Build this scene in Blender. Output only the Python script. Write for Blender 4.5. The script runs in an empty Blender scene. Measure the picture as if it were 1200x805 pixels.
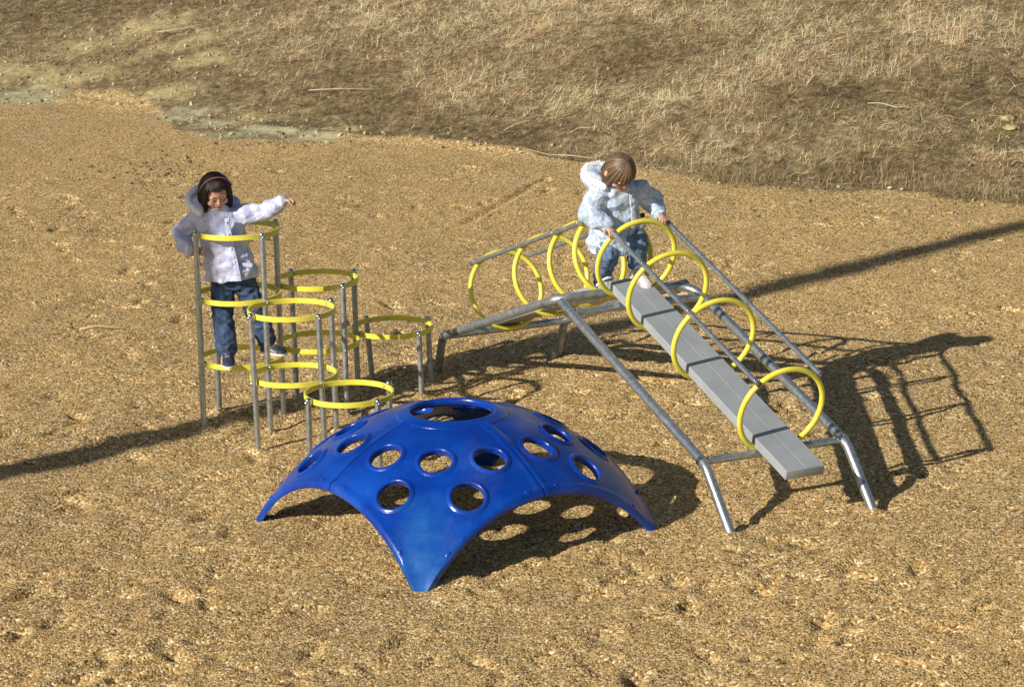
import bpy, bmesh, math, random
import numpy as np
from mathutils import Vector, Matrix, Euler
from mathutils.noise import noise as pnoise

random.seed(7)
rng = np.random.default_rng(11)
S = bpy.context.scene
COL = S.collection

# ------------------------------------------------------------------ camera, sky, sun, exposure
cam_d = bpy.data.cameras.new('camera')
cam_d.sensor_width = 36.0
cam_d.lens = 90.0
cam_d.clip_start = 0.1
cam_d.clip_end = 2000.0
cam = bpy.data.objects.new('camera', cam_d)
COL.objects.link(cam)
M = Matrix(((0.99985655, 0.01693734, 0.0),
            (-0.00412235, 0.24335329, -0.96992896),
            (-0.01642801, 0.96978982, 0.24338821))).to_4x4()
M.translation = Vector((0, 0, 3.829))
cam.matrix_world = M
S.camera = cam

SUN_EL = math.radians(26.0)
SUN_H = Vector((-0.738, -0.675, 0)).normalized()      # horizontal direction towards the sun
world = bpy.data.worlds.new('World')
S.world = world
world.use_nodes = True
nt = world.node_tree
nt.nodes.clear()
sky = nt.nodes.new('ShaderNodeTexSky')
sky.sky_type = 'NISHITA'
sky.sun_disc = False
sky.sun_elevation = SUN_EL
sky.sun_rotation = math.atan2(SUN_H.x, SUN_H.y)
sky.air_density = 1.0
sky.dust_density = 1.0
bg = nt.nodes.new('ShaderNodeBackground')
bg.inputs['Strength'].default_value = 0.058
wo = nt.nodes.new('ShaderNodeOutputWorld')
nt.links.new(sky.outputs[0], bg.inputs[0])
nt.links.new(bg.outputs[0], wo.inputs[0])

sun_d = bpy.data.lights.new('sun', 'SUN')
sun_d.energy = 5.0
sun_d.angle = math.radians(0.5)
sun_d.color = (1.0, 0.93, 0.82)
sun = bpy.data.objects.new('sun', sun_d)
COL.objects.link(sun)
sdir = Vector((SUN_H.x*math.cos(SUN_EL), SUN_H.y*math.cos(SUN_EL), math.sin(SUN_EL)))
sun.rotation_euler = sdir.to_track_quat('Z', 'Y').to_euler()
S.view_settings.view_transform = 'Standard'
S.view_settings.look = 'None'
S.view_settings.exposure = 0.20
S.view_settings.gamma = 1.0
S.view_settings.use_curve_mapping = False

# ------------------------------------------------------------------ material helpers
def new_mat(name):
    m = bpy.data.materials.new(name)
    m.use_nodes = True
    return m, m.node_tree.nodes, m.node_tree.links, m.node_tree.nodes['Principled BSDF']

def ramp(nodes, stops):
    r = nodes.new('ShaderNodeValToRGB')
    e = r.color_ramp.elements
    while len(e) < len(stops):
        e.new(0.5)
    for el, (p, c) in zip(e, stops):
        el.position = p
        el.color = (*c, 1)
    return r

def noise_tex(nodes, links, scale, detail=4, rough=0.55, coord='Object', dist=0.0):
    tc = nodes.new('ShaderNodeTexCoord')
    n = nodes.new('ShaderNodeTexNoise')
    n.inputs['Scale'].default_value = scale
    n.inputs['Detail'].default_value = detail
    n.inputs['Roughness'].default_value = rough
    n.inputs['Distortion'].default_value = dist
    links.new(tc.outputs[coord], n.inputs['Vector'])
    return n

def bump(nodes, links, src, bsdf, strength=0.4, dist=0.01):
    b = nodes.new('ShaderNodeBump')
    b.inputs['Strength'].default_value = strength
    b.inputs['Distance'].default_value = dist
    links.new(src, b.inputs['Height'])
    links.new(b.outputs[0], bsdf.inputs['Normal'])
    return b

def simple(name, stops, scale=8, rough=0.5, metal=0.0, bstr=0.2, bdist=0.003, bscale=None, detail=5, rvar=0.0, dist=0.0):
    m, N, L, B = new_mat(name)
    n = noise_tex(N, L, scale, detail, dist=dist)
    r = ramp(N, stops)
    L.new(n.outputs['Fac'], r.inputs[0])
    L.new(r.outputs[0], B.inputs['Base Color'])
    B.inputs['Metallic'].default_value = metal
    B.inputs['Roughness'].default_value = rough
    if rvar:
        mr = N.new('ShaderNodeMapRange')
        mr.inputs['From Min'].default_value = 0.3
        mr.inputs['From Max'].default_value = 0.7
        mr.inputs['To Min'].default_value = rough-rvar
        mr.inputs['To Max'].default_value = rough+rvar
        n3 = noise_tex(N, L, scale*2.7, 4)
        L.new(n3.outputs['Fac'], mr.inputs['Value'])
        L.new(mr.outputs[0], B.inputs['Roughness'])
    if bstr:
        n2 = noise_tex(N, L, bscale or scale*6, 4)
        bump(N, L, n2.outputs['Fac'], B, bstr, bdist)
    return m

MAT = {}
MAT['galv'] = simple('galvanised_steel', [(0.3, (0.33, 0.37, 0.40)), (0.5, (0.46, 0.50, 0.53)), (0.7, (0.60, 0.63, 0.65))],
                     scale=38, rough=0.36, metal=0.85, bstr=0.12, bdist=0.001, bscale=160, rvar=0.08)
MAT['galv_dull'] = simple('dull_steel', [(0.3, (0.22, 0.24, 0.25)), (0.55, (0.36, 0.38, 0.39)), (0.75, (0.5, 0.52, 0.53))],
                          scale=30, rough=0.48, metal=0.7, bstr=0.15, bdist=0.001, bscale=150, rvar=0.08)  # darker, rougher steel for the rear posts, side rails and handrails
MAT['bolt'] = simple('bolt_steel', [(0.3, (0.5, 0.5, 0.5)), (0.7, (0.7, 0.7, 0.7))], scale=40, rough=0.25, metal=1.0, bstr=0)
MAT['cap'] = simple('dark_plug', [(0.3, (0.03, 0.03, 0.035)), (0.7, (0.06, 0.06, 0.07))], scale=30, rough=0.5, bstr=0)
MAT['yellow'] = simple('yellow_vinyl', [(0.12, (0.42, 0.36, 0.08)), (0.27, (0.70, 0.61, 0.05)), (0.6, (0.78, 0.71, 0.09)), (0.85, (0.80, 0.74, 0.15))],
                       scale=16, rough=0.36, bstr=0.15, bdist=0.001, bscale=90, rvar=0.07)
MAT['wood'] = simple('weathered_wood', [(0.3, (0.12, 0.09, 0.06)), (0.7, (0.25, 0.2, 0.15))], scale=9, rough=0.9)
MAT['denim'] = simple('blue_denim', [(0.3, (0.018, 0.034, 0.075)), (0.55, (0.05, 0.09, 0.18)), (0.8, (0.12, 0.19, 0.31))],
                      scale=22, rough=0.9, bstr=0.5, bdist=0.004, bscale=70, dist=0.4)
MAT['denim_pale'] = simple('faded_denim', [(0.3, (0.05, 0.085, 0.16)), (0.55, (0.12, 0.19, 0.32)), (0.8, (0.26, 0.34, 0.47))],
                      scale=20, rough=0.9, bstr=0.5, bdist=0.004, bscale=70, dist=0.4)
MAT['skin'] = simple('skin', [(0.3, (0.55, 0.31, 0.225)), (0.7, (0.66, 0.41, 0.31))], scale=18, rough=0.55, bstr=0.05, bdist=0.001)
MAT['skin'].node_tree.nodes['Principled BSDF'].inputs['Subsurface Weight'].default_value = 0.15
MAT['skin'].node_tree.nodes['Principled BSDF'].inputs['Subsurface Radius'].default_value = (0.008, 0.004, 0.003)
MAT['lip'] = simple('lips', [(0.3, (0.42, 0.12, 0.10)), (0.7, (0.5, 0.16, 0.13))], scale=20, rough=0.5, bstr=0)
MAT['eye'] = simple('dark_eye', [(0.3, (0.02, 0.012, 0.01)), (0.7, (0.03, 0.02, 0.015))], scale=20, rough=0.3, bstr=0)
MAT['hair_dark'] = simple('dark_brown_hair', [(0.3, (0.010, 0.006, 0.004)), (0.7, (0.035, 0.02, 0.013))], scale=60, rough=0.42, bstr=0)
MAT['hair_brown'] = simple('light_brown_hair', [(0.3, (0.10, 0.052, 0.026)), (0.7, (0.33, 0.20, 0.11))], scale=60, rough=0.40, bstr=0)
MAT['band'] = simple('pink_band', [(0.3, (0.22, 0.08, 0.11)), (0.7, (0.30, 0.13, 0.16))], scale=40, rough=0.5, bstr=0)
MAT['fur'] = simple('white_fur', [(0.3, (0.80, 0.78, 0.80)), (0.7, (0.90, 0.88, 0.89))], scale=30, rough=0.9, bstr=0)
MAT['shoe_navy'] = simple('navy_shoe', [(0.3, (0.018, 0.022, 0.045)), (0.7, (0.04, 0.045, 0.08))], scale=40, rough=0.6)
MAT['shoe_pink'] = simple('pink_suede', [(0.3, (0.38, 0.27, 0.27)), (0.7, (0.5, 0.38, 0.37))], scale=40, rough=0.8)
MAT['shoe_white'] = simple('white_leather', [(0.3, (0.68, 0.64, 0.64)), (0.7, (0.82, 0.80, 0.79))], scale=30, rough=0.5)
MAT['rubber_white'] = simple('white_sole', [(0.3, (0.6, 0.6, 0.58)), (0.7, (0.75, 0.75, 0.74))], scale=30, rough=0.7)
MAT['straw'] = simple('pale_straw', [(0.3, (0.36, 0.29, 0.16)), (0.7, (0.56, 0.47, 0.29))], scale=12, rough=0.8, bstr=0)
MAT['rock'] = simple('ochre_rock', [(0.3, (0.30, 0.23, 0.10)), (0.7, (0.50, 0.41, 0.20))], scale=20, rough=0.9, bstr=0.6, bdist=0.01)
MAT['litter'] = simple('white_paper', [(0.3, (0.75, 0.76, 0.8)), (0.7, (0.85, 0.85, 0.88))], scale=20, rough=0.5, bstr=0)
MAT['clod'] = simple('dark_soil', [(0.3, (0.06, 0.045, 0.028)), (0.7, (0.15, 0.11, 0.06))], scale=30, rough=1.0, bstr=0.6, bdist=0.01)

# planks: grey plastic, run slightly streaked along the board
def plank_mat():
    m, N, L, B = new_mat('grey_plank')
    n = noise_tex(N, L, 6, 5)
    r = ramp(N, [(0.3, (0.27, 0.295, 0.315)), (0.7, (0.34, 0.365, 0.385))])
    L.new(n.outputs['Fac'], r.inputs[0]); L.new(r.outputs[0], B.inputs['Base Color'])
    B.inputs['Roughness'].default_value = 0.5
    n2 = noise_tex(N, L, 420, 2)
    bump(N, L, n2.outputs['Fac'], B, 0.25, 0.001)
    return m
MAT['plank'] = plank_mat()

def dome_mat():
    m, N, L, B = new_mat('blue_polyethylene')
    n = noise_tex(N, L, 3.0, 7, 0.62)
    r = ramp(N, [(0.3, (0.001, 0.024, 0.21)), (0.5, (0.002, 0.040, 0.31)), (0.72, (0.004, 0.068, 0.41))])
    L.new(n.outputs['Fac'], r.inputs[0])
    # dusty, sun-bleached wear worn in by climbing feet
    at = N.new('ShaderNodeAttribute'); at.attribute_name = 'wear'
    nw = noise_tex(N, L, 7.0, 7, 0.7)
    mu = N.new('ShaderNodeMath'); mu.operation = 'MULTIPLY'
    L.new(at.outputs['Fac'], mu.inputs[0]); L.new(nw.outputs['Fac'], mu.inputs[1])
    mx = N.new('ShaderNodeMix'); mx.data_type = 'RGBA'
    rw = ramp(N, [(0.20, (0, 0, 0)), (0.70, (0.5, 0.5, 0.5))]); L.new(mu.outputs[0], rw.inputs[0])
    L.new(rw.outputs[0], mx.inputs['Factor'])
    L.new(r.outputs[0], mx.inputs['A'])
    mx.inputs['B'].default_value = (0.035, 0.21, 0.46, 1)
    # a film of tan dust caught on the surface
    nd = noise_tex(N, L, 2.2, 9, 0.75, dist=0.6)
    rd = ramp(N, [(0.52, (0, 0, 0)), (0.80, (0.15, 0.15, 0.15))])
    L.new(nd.outputs['Fac'], rd.inputs[0])
    mx2 = N.new('ShaderNodeMix'); mx2.data_type = 'RGBA'
    L.new(rd.outputs[0], mx2.inputs['Factor'])
    L.new(mx.outputs['Result'], mx2.inputs['A'])
    mx2.inputs['B'].default_value = (0.26, 0.22, 0.2, 1)
    L.new(mx2.outputs['Result'], B.inputs['Base Color'])
    mr = N.new('ShaderNodeMapRange')
    mr.inputs['From Min'].default_value = 0.3; mr.inputs['From Max'].default_value = 0.75
    mr.inputs['To Min'].default_value = 0.13; mr.inputs['To Max'].default_value = 0.34
    L.new(nw.outputs['Fac'], mr.inputs['Value']); L.new(mr.outputs[0], B.inputs['Roughness'])
    n2 = noise_tex(N, L, 260, 2)
    bump(N, L, n2.outputs['Fac'], B, 0.3, 0.0015)
    return m
MAT['dome'] = dome_mat()

def coat_mat(name, a, b, c, scale):
    m, N, L, B = new_mat(name)
    n = noise_tex(N, L, scale, 2, 0.5, dist=1.4)
    r = ramp(N, [(0.34, a), (0.48, b), (0.62, c)])
    L.new(n.outputs['Fac'], r.inputs[0]); L.new(r.outputs[0], B.inputs['Base Color'])
    B.inputs['Roughness'].default_value = 0.38
    B.inputs['Sheen Weight'].default_value = 0.2
    n2 = noise_tex(N, L, 15, 2, 0.5, dist=1.0)
    bump(N, L, n2.outputs['Fac'], B, 0.6, 0.02)
    return m
MAT['coat_a'] = coat_mat('periwinkle_satin', (0.43, 0.47, 0.70), (0.50, 0.54, 0.75), (0.60, 0.62, 0.79), 18)
MAT['coat_b'] = coat_mat('marbled_satin', (0.33, 0.44, 0.61), (0.45, 0.56, 0.71), (0.60, 0.68, 0.80), 26)
MAT['coat_white'] = simple('pale_quilted_panel', [(0.3, (0.70, 0.66, 0.76)), (0.7, (0.84, 0.80, 0.86))], scale=16, rough=0.5, bstr=0.8, bdist=0.01, bscale=38)

# ------------------------------------------------------------------ object helpers
def raw(name, verts, faces, mat=None, smooth=True):
    me = bpy.data.meshes.new(name)
    me.from_pydata([tuple(v) for v in verts], [], faces)
    if smooth:
        me.polygons.foreach_set('use_smooth', [True]*len(me.polygons))
    if mat is not None:
        me.materials.append(mat)
    me.update()
    return me

def obj(name, me, mat=None, parent=None, smooth=None):
    if isinstance(me, bmesh.types.BMesh):
        bm = me
        me = bpy.data.meshes.new(name)
        bmesh.ops.recalc_face_normals(bm, faces=bm.faces)
        bm.to_mesh(me); bm.free()
        me.polygons.foreach_set('use_smooth', [smooth is not False]*len(me.polygons))
    if mat is not None and not me.materials:
        me.materials.append(mat)
    if smooth == 'auto':
        try:
            me.set_sharp_from_angle(angle=math.radians(38))
        except Exception:
            pass
    o = bpy.data.objects.new(name, me)
    COL.objects.link(o)
    if parent is not None:
        top = parent
        off = Vector((0, 0, 0))
        while top is not None:
            off += top.location; top = top.parent
        me.transform(Matrix.Translation(-off))
        o.parent = parent
    return o

def tag(o, label=None, cat=None, group=None, kind=None):
    for k, v in (('label', label), ('category', cat), ('group', group), ('kind', kind)):
        if v:
            o[k] = v
    return o

def thing(name, label, cat, loc, group=None):
    o = bpy.data.objects.new(name, None)
    o.empty_display_size = 0.1
    COL.objects.link(o)
    o.location = loc
    return tag(o, label, cat, group)

def V(*a):
    return Vector(a)

def tube(bm, path, r, n=14, closed=False, r_end=None, cap=True, flat=None):
    path = [Vector(q) for q in path]
    m = len(path)
    tang = []
    for i in range(m):
        a = path[i-1] if (i > 0 or closed) else path[i]
        b = path[(i+1) % m] if (i < m-1 or closed) else path[i]
        tang.append((b-a).normalized())
    t0 = tang[0]
    up = Vector((0, 0, 1)) if abs(t0.z) < 0.9 else Vector((1, 0, 0))
    nrm = (up - t0*up.dot(t0)).normalized()
    rings = []
    for i in range(m):
        t = tang[i]
        nrm = (nrm - t*nrm.dot(t)).normalized()
        bn = t.cross(nrm)
        rr = r if r_end is None else r + (r_end-r)*i/(m-1)
        ring = []
        for k in range(n):
            a = 2*math.pi*k/n
            ring.append(bm.verts.new(path[i] + (nrm*math.cos(a) + bn*math.sin(a))*rr))
        rings.append(ring)
    cnt = m if closed else m-1
    for i in range(cnt):
        A, Bq = rings[i], rings[(i+1) % m]
        for k in range(n):
            bm.faces.new((A[k], A[(k+1) % n], Bq[(k+1) % n], Bq[k]))
    if cap and not closed:
        bm.faces.new(rings[0][::-1]); bm.faces.new(rings[-1])
    return bm

def fillet(path, rad, n=8):
    path = [Vector(q) for q in path]
    out = [path[0]]
    for i in range(1, len(path)-1):
        p, a, b = path[i], path[i-1], path[i+1]
        u = (a-p); v = (b-p)
        lu, lv = u.length, v.length
        u.normalize(); v.normalize()
        ang = u.angle(v)
        d = min(rad/math.tan(ang/2), lu*0.45, lv*0.45)
        p0, p1 = p+u*d, p+v*d
        for k in range(n+1):
            t = k/n
            out.append(p0*(1-t)**2 + p*2*t*(1-t) + p1*t*t)
    out.append(path[-1])
    return out

def lathe(bm, prof, c, axis=(0, 0, 1), n=32, xdir=None, close=False):
    ax = Vector(axis).normalized()
    x = Vector(xdir) if xdir is not None else (Vector((1, 0, 0)) if abs(ax.x) < 0.9 else Vector((0, 1, 0)))
    x = (x-ax*x.dot(ax)).normalized(); y = ax.cross(x)
    rings = []
    for r, z in prof:
        rings.append([bm.verts.new(Vector(c) + ax*z + (x*math.cos(2*math.pi*k/n)+y*math.sin(2*math.pi*k/n))*max(r, 1e-5)) for k in range(n)])
    m = len(rings)
    for i in range(m if close else m-1):
        A, Bq = rings[i], rings[(i+1) % m]
        for k in range(n):
            bm.faces.new((A[k], A[(k+1) % n], Bq[(k+1) % n], Bq[k]))
    if not close:
        for rg, (r, z) in ((rings[0], prof[0]), (rings[-1], prof[-1])):
            if r > 1e-4:
                try: bm.faces.new(rg)
                except ValueError: pass
    return bm

def bolt_bm(bm, c, axis, r=0.009, h=0.006):
    lathe(bm, [(0, -0.004), (r*1.25, -0.004), (r*1.25, 0.0), (r, 0.001), (r*0.8, h*0.8), (0, h)], c, axis, 12)
    return bm

def box(bm, c, ax, ay, az, bev=0.0):
    """box from centre and three half-axis vectors"""
    c, ax, ay, az = Vector(c), Vector(ax), Vector(ay), Vector(az)
    vs = [bm.verts.new(c + ax*i + ay*j + az*k) for i in (-1, 1) for j in (-1, 1) for k in (-1, 1)]
    fs = [(0, 1, 3, 2), (4, 6, 7, 5), (0, 4, 5, 1), (2, 3, 7, 6), (0, 2, 6, 4), (1, 5, 7, 3)]
    faces = [bm.faces.new([vs[i] for i in f]) for f in fs]
    if bev:
        es = {e for f in faces for e in f.edges}
        bmesh.ops.bevel(bm, geom=list(es), offset=bev, segments=2, affect='EDGES', profile=0.6)
    return bm

# ------------------------------------------------------------------ terrain
BX = [-5.13, -4.62, -3.99, -3.46, -3.08, -2.63, -2.06, -1.36, -0.89, -0.27, 0.17, 0.75, 1.17, 1.74, 2.4, 3.12, 3.52, 3.96]
BY = [25.69, 25.75, 25.56, 24.84, 23.77, 23.24, 23.04, 23.01, 22.83, 22.18, 21.88, 21.36, 21.12, 20.36, 20.08, 19.87, 19.48, 19.37]

def vnoise(x, y, seed=0):
    xi = np.floor(x).astype(np.int64); yi = np.floor(y).astype(np.int64)
    fx = x-xi; fy = y-yi
    fx = fx*fx*(3-2*fx); fy = fy*fy*(3-2*fy)
    def h(a, b):
        v = (a*374761393 + b*668265263 + seed*1274126177) & 0xffffffff
        v = ((v ^ (v >> 13))*1274126177) & 0xffffffff
        return ((v ^ (v >> 16)) & 0xffff)/65535.0
    return (h(xi, yi)*(1-fx)+h(xi+1, yi)*fx)*(1-fy) + (h(xi, yi+1)*(1-fx)+h(xi+1, yi+1)*fx)*fy

def fbm(x, y, sc, oct=4, seed=0, gain=0.5):
    t = 0; a = 1; tot = 0
    for i in range(oct):
        t = t + a*vnoise(x*sc+i*17.3, y*sc-i*9.1, seed+i); tot += a; a *= gain; sc *= 2.03
    return t/tot

def Yb(x):
    e = 0.22*(fbm(x, x*0+3.3, 1.6, 4, 5)-0.5)*2
    return np.interp(x, BX, BY, left=25.8, right=19.3) + e

def lin(a, b, n): return list(np.linspace(a, b, n, endpoint=False))
DX0, DX1, DY0, DY1, ST = -6.6, 6.2, 8.2, 30.0, 0.02
xs_d = np.arange(DX0, DX1+1e-6, ST); ys_d = np.arange(DY0, DY1+1e-6, ST)
xs = np.array(lin(-220, -60, 5)+lin(-60, -16, 8)+lin(-16, DX0, 14)+list(xs_d)+[DX1+0.3*k for k in range(1, 20)]+list(np.linspace(16, 220, 14)))
ys = np.array(lin(-120, -20, 6)+lin(-20, DY0, 30)+list(ys_d)+[DY1+0.4*k for k in range(1, 24)]+list(np.linspace(42, 400, 16)))
GX, GY = np.meshgrid(xs, ys)

def height(X, Y):
    d = Y - np.mean([np.interp(X+q, BX, BY, left=25.8, right=19.3) for q in np.linspace(-1.3, 1.3, 14)], axis=0)
    dd = np.clip(d, 0, 13.5)
    hill = 0.22*np.where(dd < 0.5, dd*dd, dd-0.25) - np.clip(dd-9, 0, 5)**2*0.012
    near = np.clip(1-d/0.3, 0, 1)
    h = hill
    act = np.exp(-((X-0.2)/4.5)**2-((Y-13)/5.0)**2)            # trampled ground around the equipment
    h = h + near*(0.022*(fbm(X, Y, 1.1, 3, 1)-0.5) + (0.017+0.026*act)*(fbm(X, Y, 4.5, 4, 2)-0.5)*1.1 + 0.004*(fbm(X, Y, 22, 2, 3)-0.5)
                  + 0.006*(1-np.abs(2*fbm(X*0.8+Y*0.55, Y*0.9-X*0.45, 2.2, 2, 8)-1))**4)
    # rake drags lying across the gravel
    rk = np.sin((Y*0.86-X*0.42)*9+5*fbm(X, Y, 0.7, 2, 31))
    h = h + near*0.006*rk*np.clip(fbm(X, Y, 0.8, 2, 33)*3-1.4, 0, 1)
    far = 1-near
    h = h + far*(0.10*(fbm(X, Y, 0.9, 4, 12)-0.5) + 0.06*(fbm(X, Y, 6, 4, 13)-0.5))
    bank = np.exp(-((d-0.12)/0.16)**2)
    h = h + 0.045*bank*np.clip(fbm(X, Y, 1.3, 3, 21)*2.4-0.8, 0, 1)
    return h

Z = height(GX, GY)
# footprints and scuffs pressed into the loose surface
nx = len(xs); ix0 = int(np.argmin(np.abs(xs-DX0))); iy0 = int(np.argmin(np.abs(ys-DY0)))
def dent(cx, cy, ang, a, b, dep, rim=0.16):
    R = max(a, b)*2.2
    i0 = ix0+int((cx-R-DX0)/ST); i1 = ix0+int((cx+R-DX0)/ST)+1
    j0 = iy0+int((cy-R-DY0)/ST); j1 = iy0+int((cy+R-DY0)/ST)+1
    i0 = max(i0, ix0); j0 = max(j0, iy0)
    if i1 <= i0 or j1 <= j0 or i1 > nx-1 or j1 > len(ys)-1: return
    X = GX[j0:j1, i0:i1]-cx; Y = GY[j0:j1, i0:i1]-cy
    u = (X*math.cos(ang)+Y*math.sin(ang))/a; v = (-X*math.sin(ang)+Y*math.cos(ang))/b
    q = u*u+v*v
    Z[j0:j1, i0:i1] += dep*(-np.exp(-q*1.3) + rim*np.exp(-(np.sqrt(q)-1.5)**2*3.5))
for k in range(1900):
    y = 9 + 12.5*random.random()**1.3
    x = random.uniform(-1, 1)*(0.21*y+0.5)
    g = vnoise(np.array([x*0.9]), np.array([y*0.9]), 44)[0]
    if y > Yb(np.array([x]))[0]-0.3 or random.random() > g*1.25: continue
    if random.random() < 0.35:
        dent(x, y, random.uniform(0, 3.14), random.uniform(0.07, 0.12), random.uniform(0.035, 0.05), random.uniform(0.018, 0.034))
    else:
        dent(x, y, random.uniform(-0.6, 0.9), random.uniform(0.022, 0.06), random.uniform(0.018, 0.028), random.uniform(0.014, 0.036))
for k in range(26):                                            # longer heel drags
    x, y = random.uniform(-3.2, 3.2), random.uniform(9.5, 19.5)
    a = random.uniform(0.2, 0.9)
    for q in range(random.randint(4, 9)):
        dent(x+q*0.07*math.cos(a)+random.uniform(-.02, .02), y+q*0.07*math.sin(a)+random.uniform(-.02, .02), a, 0.07, 0.03, 0.012)
for q in range(9): dent(-0.30+q*0.07, 19.1+q*0.2, 1.2, 0.12, 0.05, 0.022)

# gravel heaped against the posts and legs
_u1 = (math.cos(-0.8994), math.sin(-0.8994)); _u2 = (-_u1[1], _u1[0])
for (i, j) in [(a_, b_) for a_ in range(-1, 6) for b_ in range(-1, 6)]:
    if (i+j) % 2 == 0 or not (i <= 1 or j <= 1): continue
    for q in range(2):
        dent(-1.4835+0.2552*(i*_u1[0]+j*_u2[0])+random.uniform(-.02, .02), 13.6035+0.2552*(i*_u1[1]+j*_u2[1])+random.uniform(-.02, .02), random.uniform(0, 3), random.uniform(.04, .07), .035, -random.uniform(.006, .016), 0.4)
for (x, y) in ((1.022, 11.478), (1.749, 11.778), (-0.445, 14.577), (0.272, 14.996)):
    dent(x, y, random.uniform(0, 3), .07, .05, -.014, 0.4)
dent(-.42, 10.72, 1.7, .16, .12, .022, 0.0)
for q in range(5): dent(1.45+random.uniform(-.15, .15), 11.35+random.uniform(-.15, .1), random.uniform(0, 3), .09, .06, .012)
D_ = GY - Yb(GX)
wob = (fbm(GX, GY, 3.0, 4, 51)-0.5)*0.5
m_soil = np.clip((D_ + wob + 0.02)/0.10, 0, 1)
def patches(X, Y, lst):
    m = np.zeros_like(X)
    for (cx, cy, rx, ry) in lst:
        m = np.maximum(m, np.exp(-((X-cx)/rx)**2-((Y-cy)/ry)**2))
    return m
SILT = [(-4.95, 25.75, .55, .4), (-5.6, 25.6, .6, .5), (-2.33, 23.32, .45, .28), (-2.77, 23.87, .3, .3), (-3.1, 24.35, .35, .35), (-1.76, 23.0, .3, .14)]
OCH = [(-3.78, 27.44, .6, .35), (-4.51, 27.2, .6, .4), (-4.5, 26.3, .8, .4), (-3.16, 25.97, .4, .3), (-5.2, 26.6, .7, .4), (-3.41, 26.6, .5, .3), (-3.3, 25.2, .4, .3), (-2.4, 23.9, .4, .25), (-1.6, 23.3, .4, .15)]
PALE = [(-1.51, 26.2, 1.1, .9), (-0.29, 25.9, .9, .7), (0.56, 25.8, .8, .7), (1.9, 22.24, .5, .5), (3.84, 23.3, .6, .8), (2.6, 23.4, .7, .7), (-0.12, 23.9, .7, .5), (1.25, 22.5, .5, .4), (1.84, 24.35, .6, .6), (0.4, 23.0, .4, .3)]
DARK = [(-3.69, 26.1, 1.0, .3), (-4.55, 28.5, 1.6, .8), (-2.83, 24.8, .8, .5), (-3.2, 25.4, .7, .3), (-1.3, 23.7, .7, .5), (-0.58, 23.0, .7, .5), (-2.0, 24.1, .6, .5), (0.2, 22.5, .5, .4), (-1.6, 24.6, .4, .3), (1.32, 23.83, .8, .5), (2.77, 20.5, .8, .35), (2.0, 20.7, .4, .25), (2.66, 22.1, .9, .5), (4.11, 22.0, .6, .6), (-3.2, 27.9, .8, .4)]
GREEN = [(1.1, 25.2, .8, .5), (2.4, 22.7, .5, .4), (2.5, 20.5, .6, .3), (3.0, 21.4, .7, .4), (0.4, 24.6, .5, .3), (1.7, 20.6, .4, .3), (3.5, 24.5, .8, .4)]
m_silt = 0.92*np.clip(patches(GX, GY, SILT)*1.9 + (fbm(GX, GY, 5, 5, 61, .65)-0.5)*3.4 - 0.50, 0, 1)*(D_ > -0.9)
m_och = np.clip(patches(GX, GY, OCH)*1.8 + (fbm(GX, GY, 4, 4, 62)-0.5)*2.2 - 0.55, 0, 1)

ny = len(ys)
verts = np.stack([GX, GY, Z], -1).reshape(-1, 3)
ii = (np.arange(ny-1)[:, None]*nx + np.arange(nx-1)[None, :]).reshape(-1)
quads = np.stack([ii, ii+1, ii+nx+1, ii+nx], -1)

def np_mesh(name, verts, faces, smooth=True, attrs=None):
    me = bpy.data.meshes.new(name)
    k = faces.shape[1]
    me.vertices.add(len(verts)); me.vertices.foreach_set('co', verts.astype(np.float32).ravel())
    me.loops.add(faces.size); me.loops.foreach_set('vertex_index', faces.astype(np.int32).ravel())
    me.polygons.add(len(faces)); me.polygons.foreach_set('loop_start', np.arange(0, faces.size, k, dtype=np.int32))
    me.polygons.foreach_set('use_smooth', np.full(len(faces), smooth))
    me.update(calc_edges=True)
    for an, av in (attrs or {}).items():
        a = me.attributes.new(an, 'FLOAT', 'POINT'); a.data.foreach_set('value', av.astype(np.float32).ravel())
    return me

def gz(x, y):
    """ground height on the dense grid"""
    fx = (np.asarray(x)-DX0)/ST; fy = (np.asarray(y)-DY0)/ST
    i = np.clip(fx.astype(int), 0, len(xs_d)-2); j = np.clip(fy.astype(int), 0, len(ys_d)-2)
    u = fx-i; v = fy-j
    Zd = Z[iy0:iy0+len(ys_d), ix0:ix0+len(xs_d)]
    return (Zd[j, i]*(1-u)+Zd[j, i+1]*u)*(1-v)+(Zd[j+1, i]*(1-u)+Zd[j+1, i+1]*u)*v

CHIP = [(0.0, (0.11, 0.064, 0.026)), (0.22, (0.28, 0.178, 0.070)), (0.55, (0.49, 0.332, 0.138)), (0.83, (0.67, 0.495, 0.235)), (1.0, (0.92, 0.82, 0.58))]

def tone_mat(name, stops, rough, spec=0.5, attr='tone'):
    m, N, L, B = new_mat(name)
    a = N.new('ShaderNodeAttribute'); a.attribute_name = attr
    r = ramp(N, stops); L.new(a.outputs['Fac'], r.inputs[0]); L.new(r.outputs[0], B.inputs['Base Color'])
    B.inputs['Roughness'].default_value = rough
    B.inputs['Specular IOR Level'].default_value = spec
    return m
MAT['hair_strand_dark'] = tone_mat('dark_hair_strand', [(0, (0.006, 0.004, 0.003)), (1, (0.045, 0.025, 0.017))], 0.38, 0.5)
MAT['hair_strand_brown'] = tone_mat('brown_hair_strand', [(0, (0.055, 0.031, 0.017)), (.5, (0.16, 0.10, 0.058)), (1, (0.36, 0.255, 0.155))], 0.36, 0.6)

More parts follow.
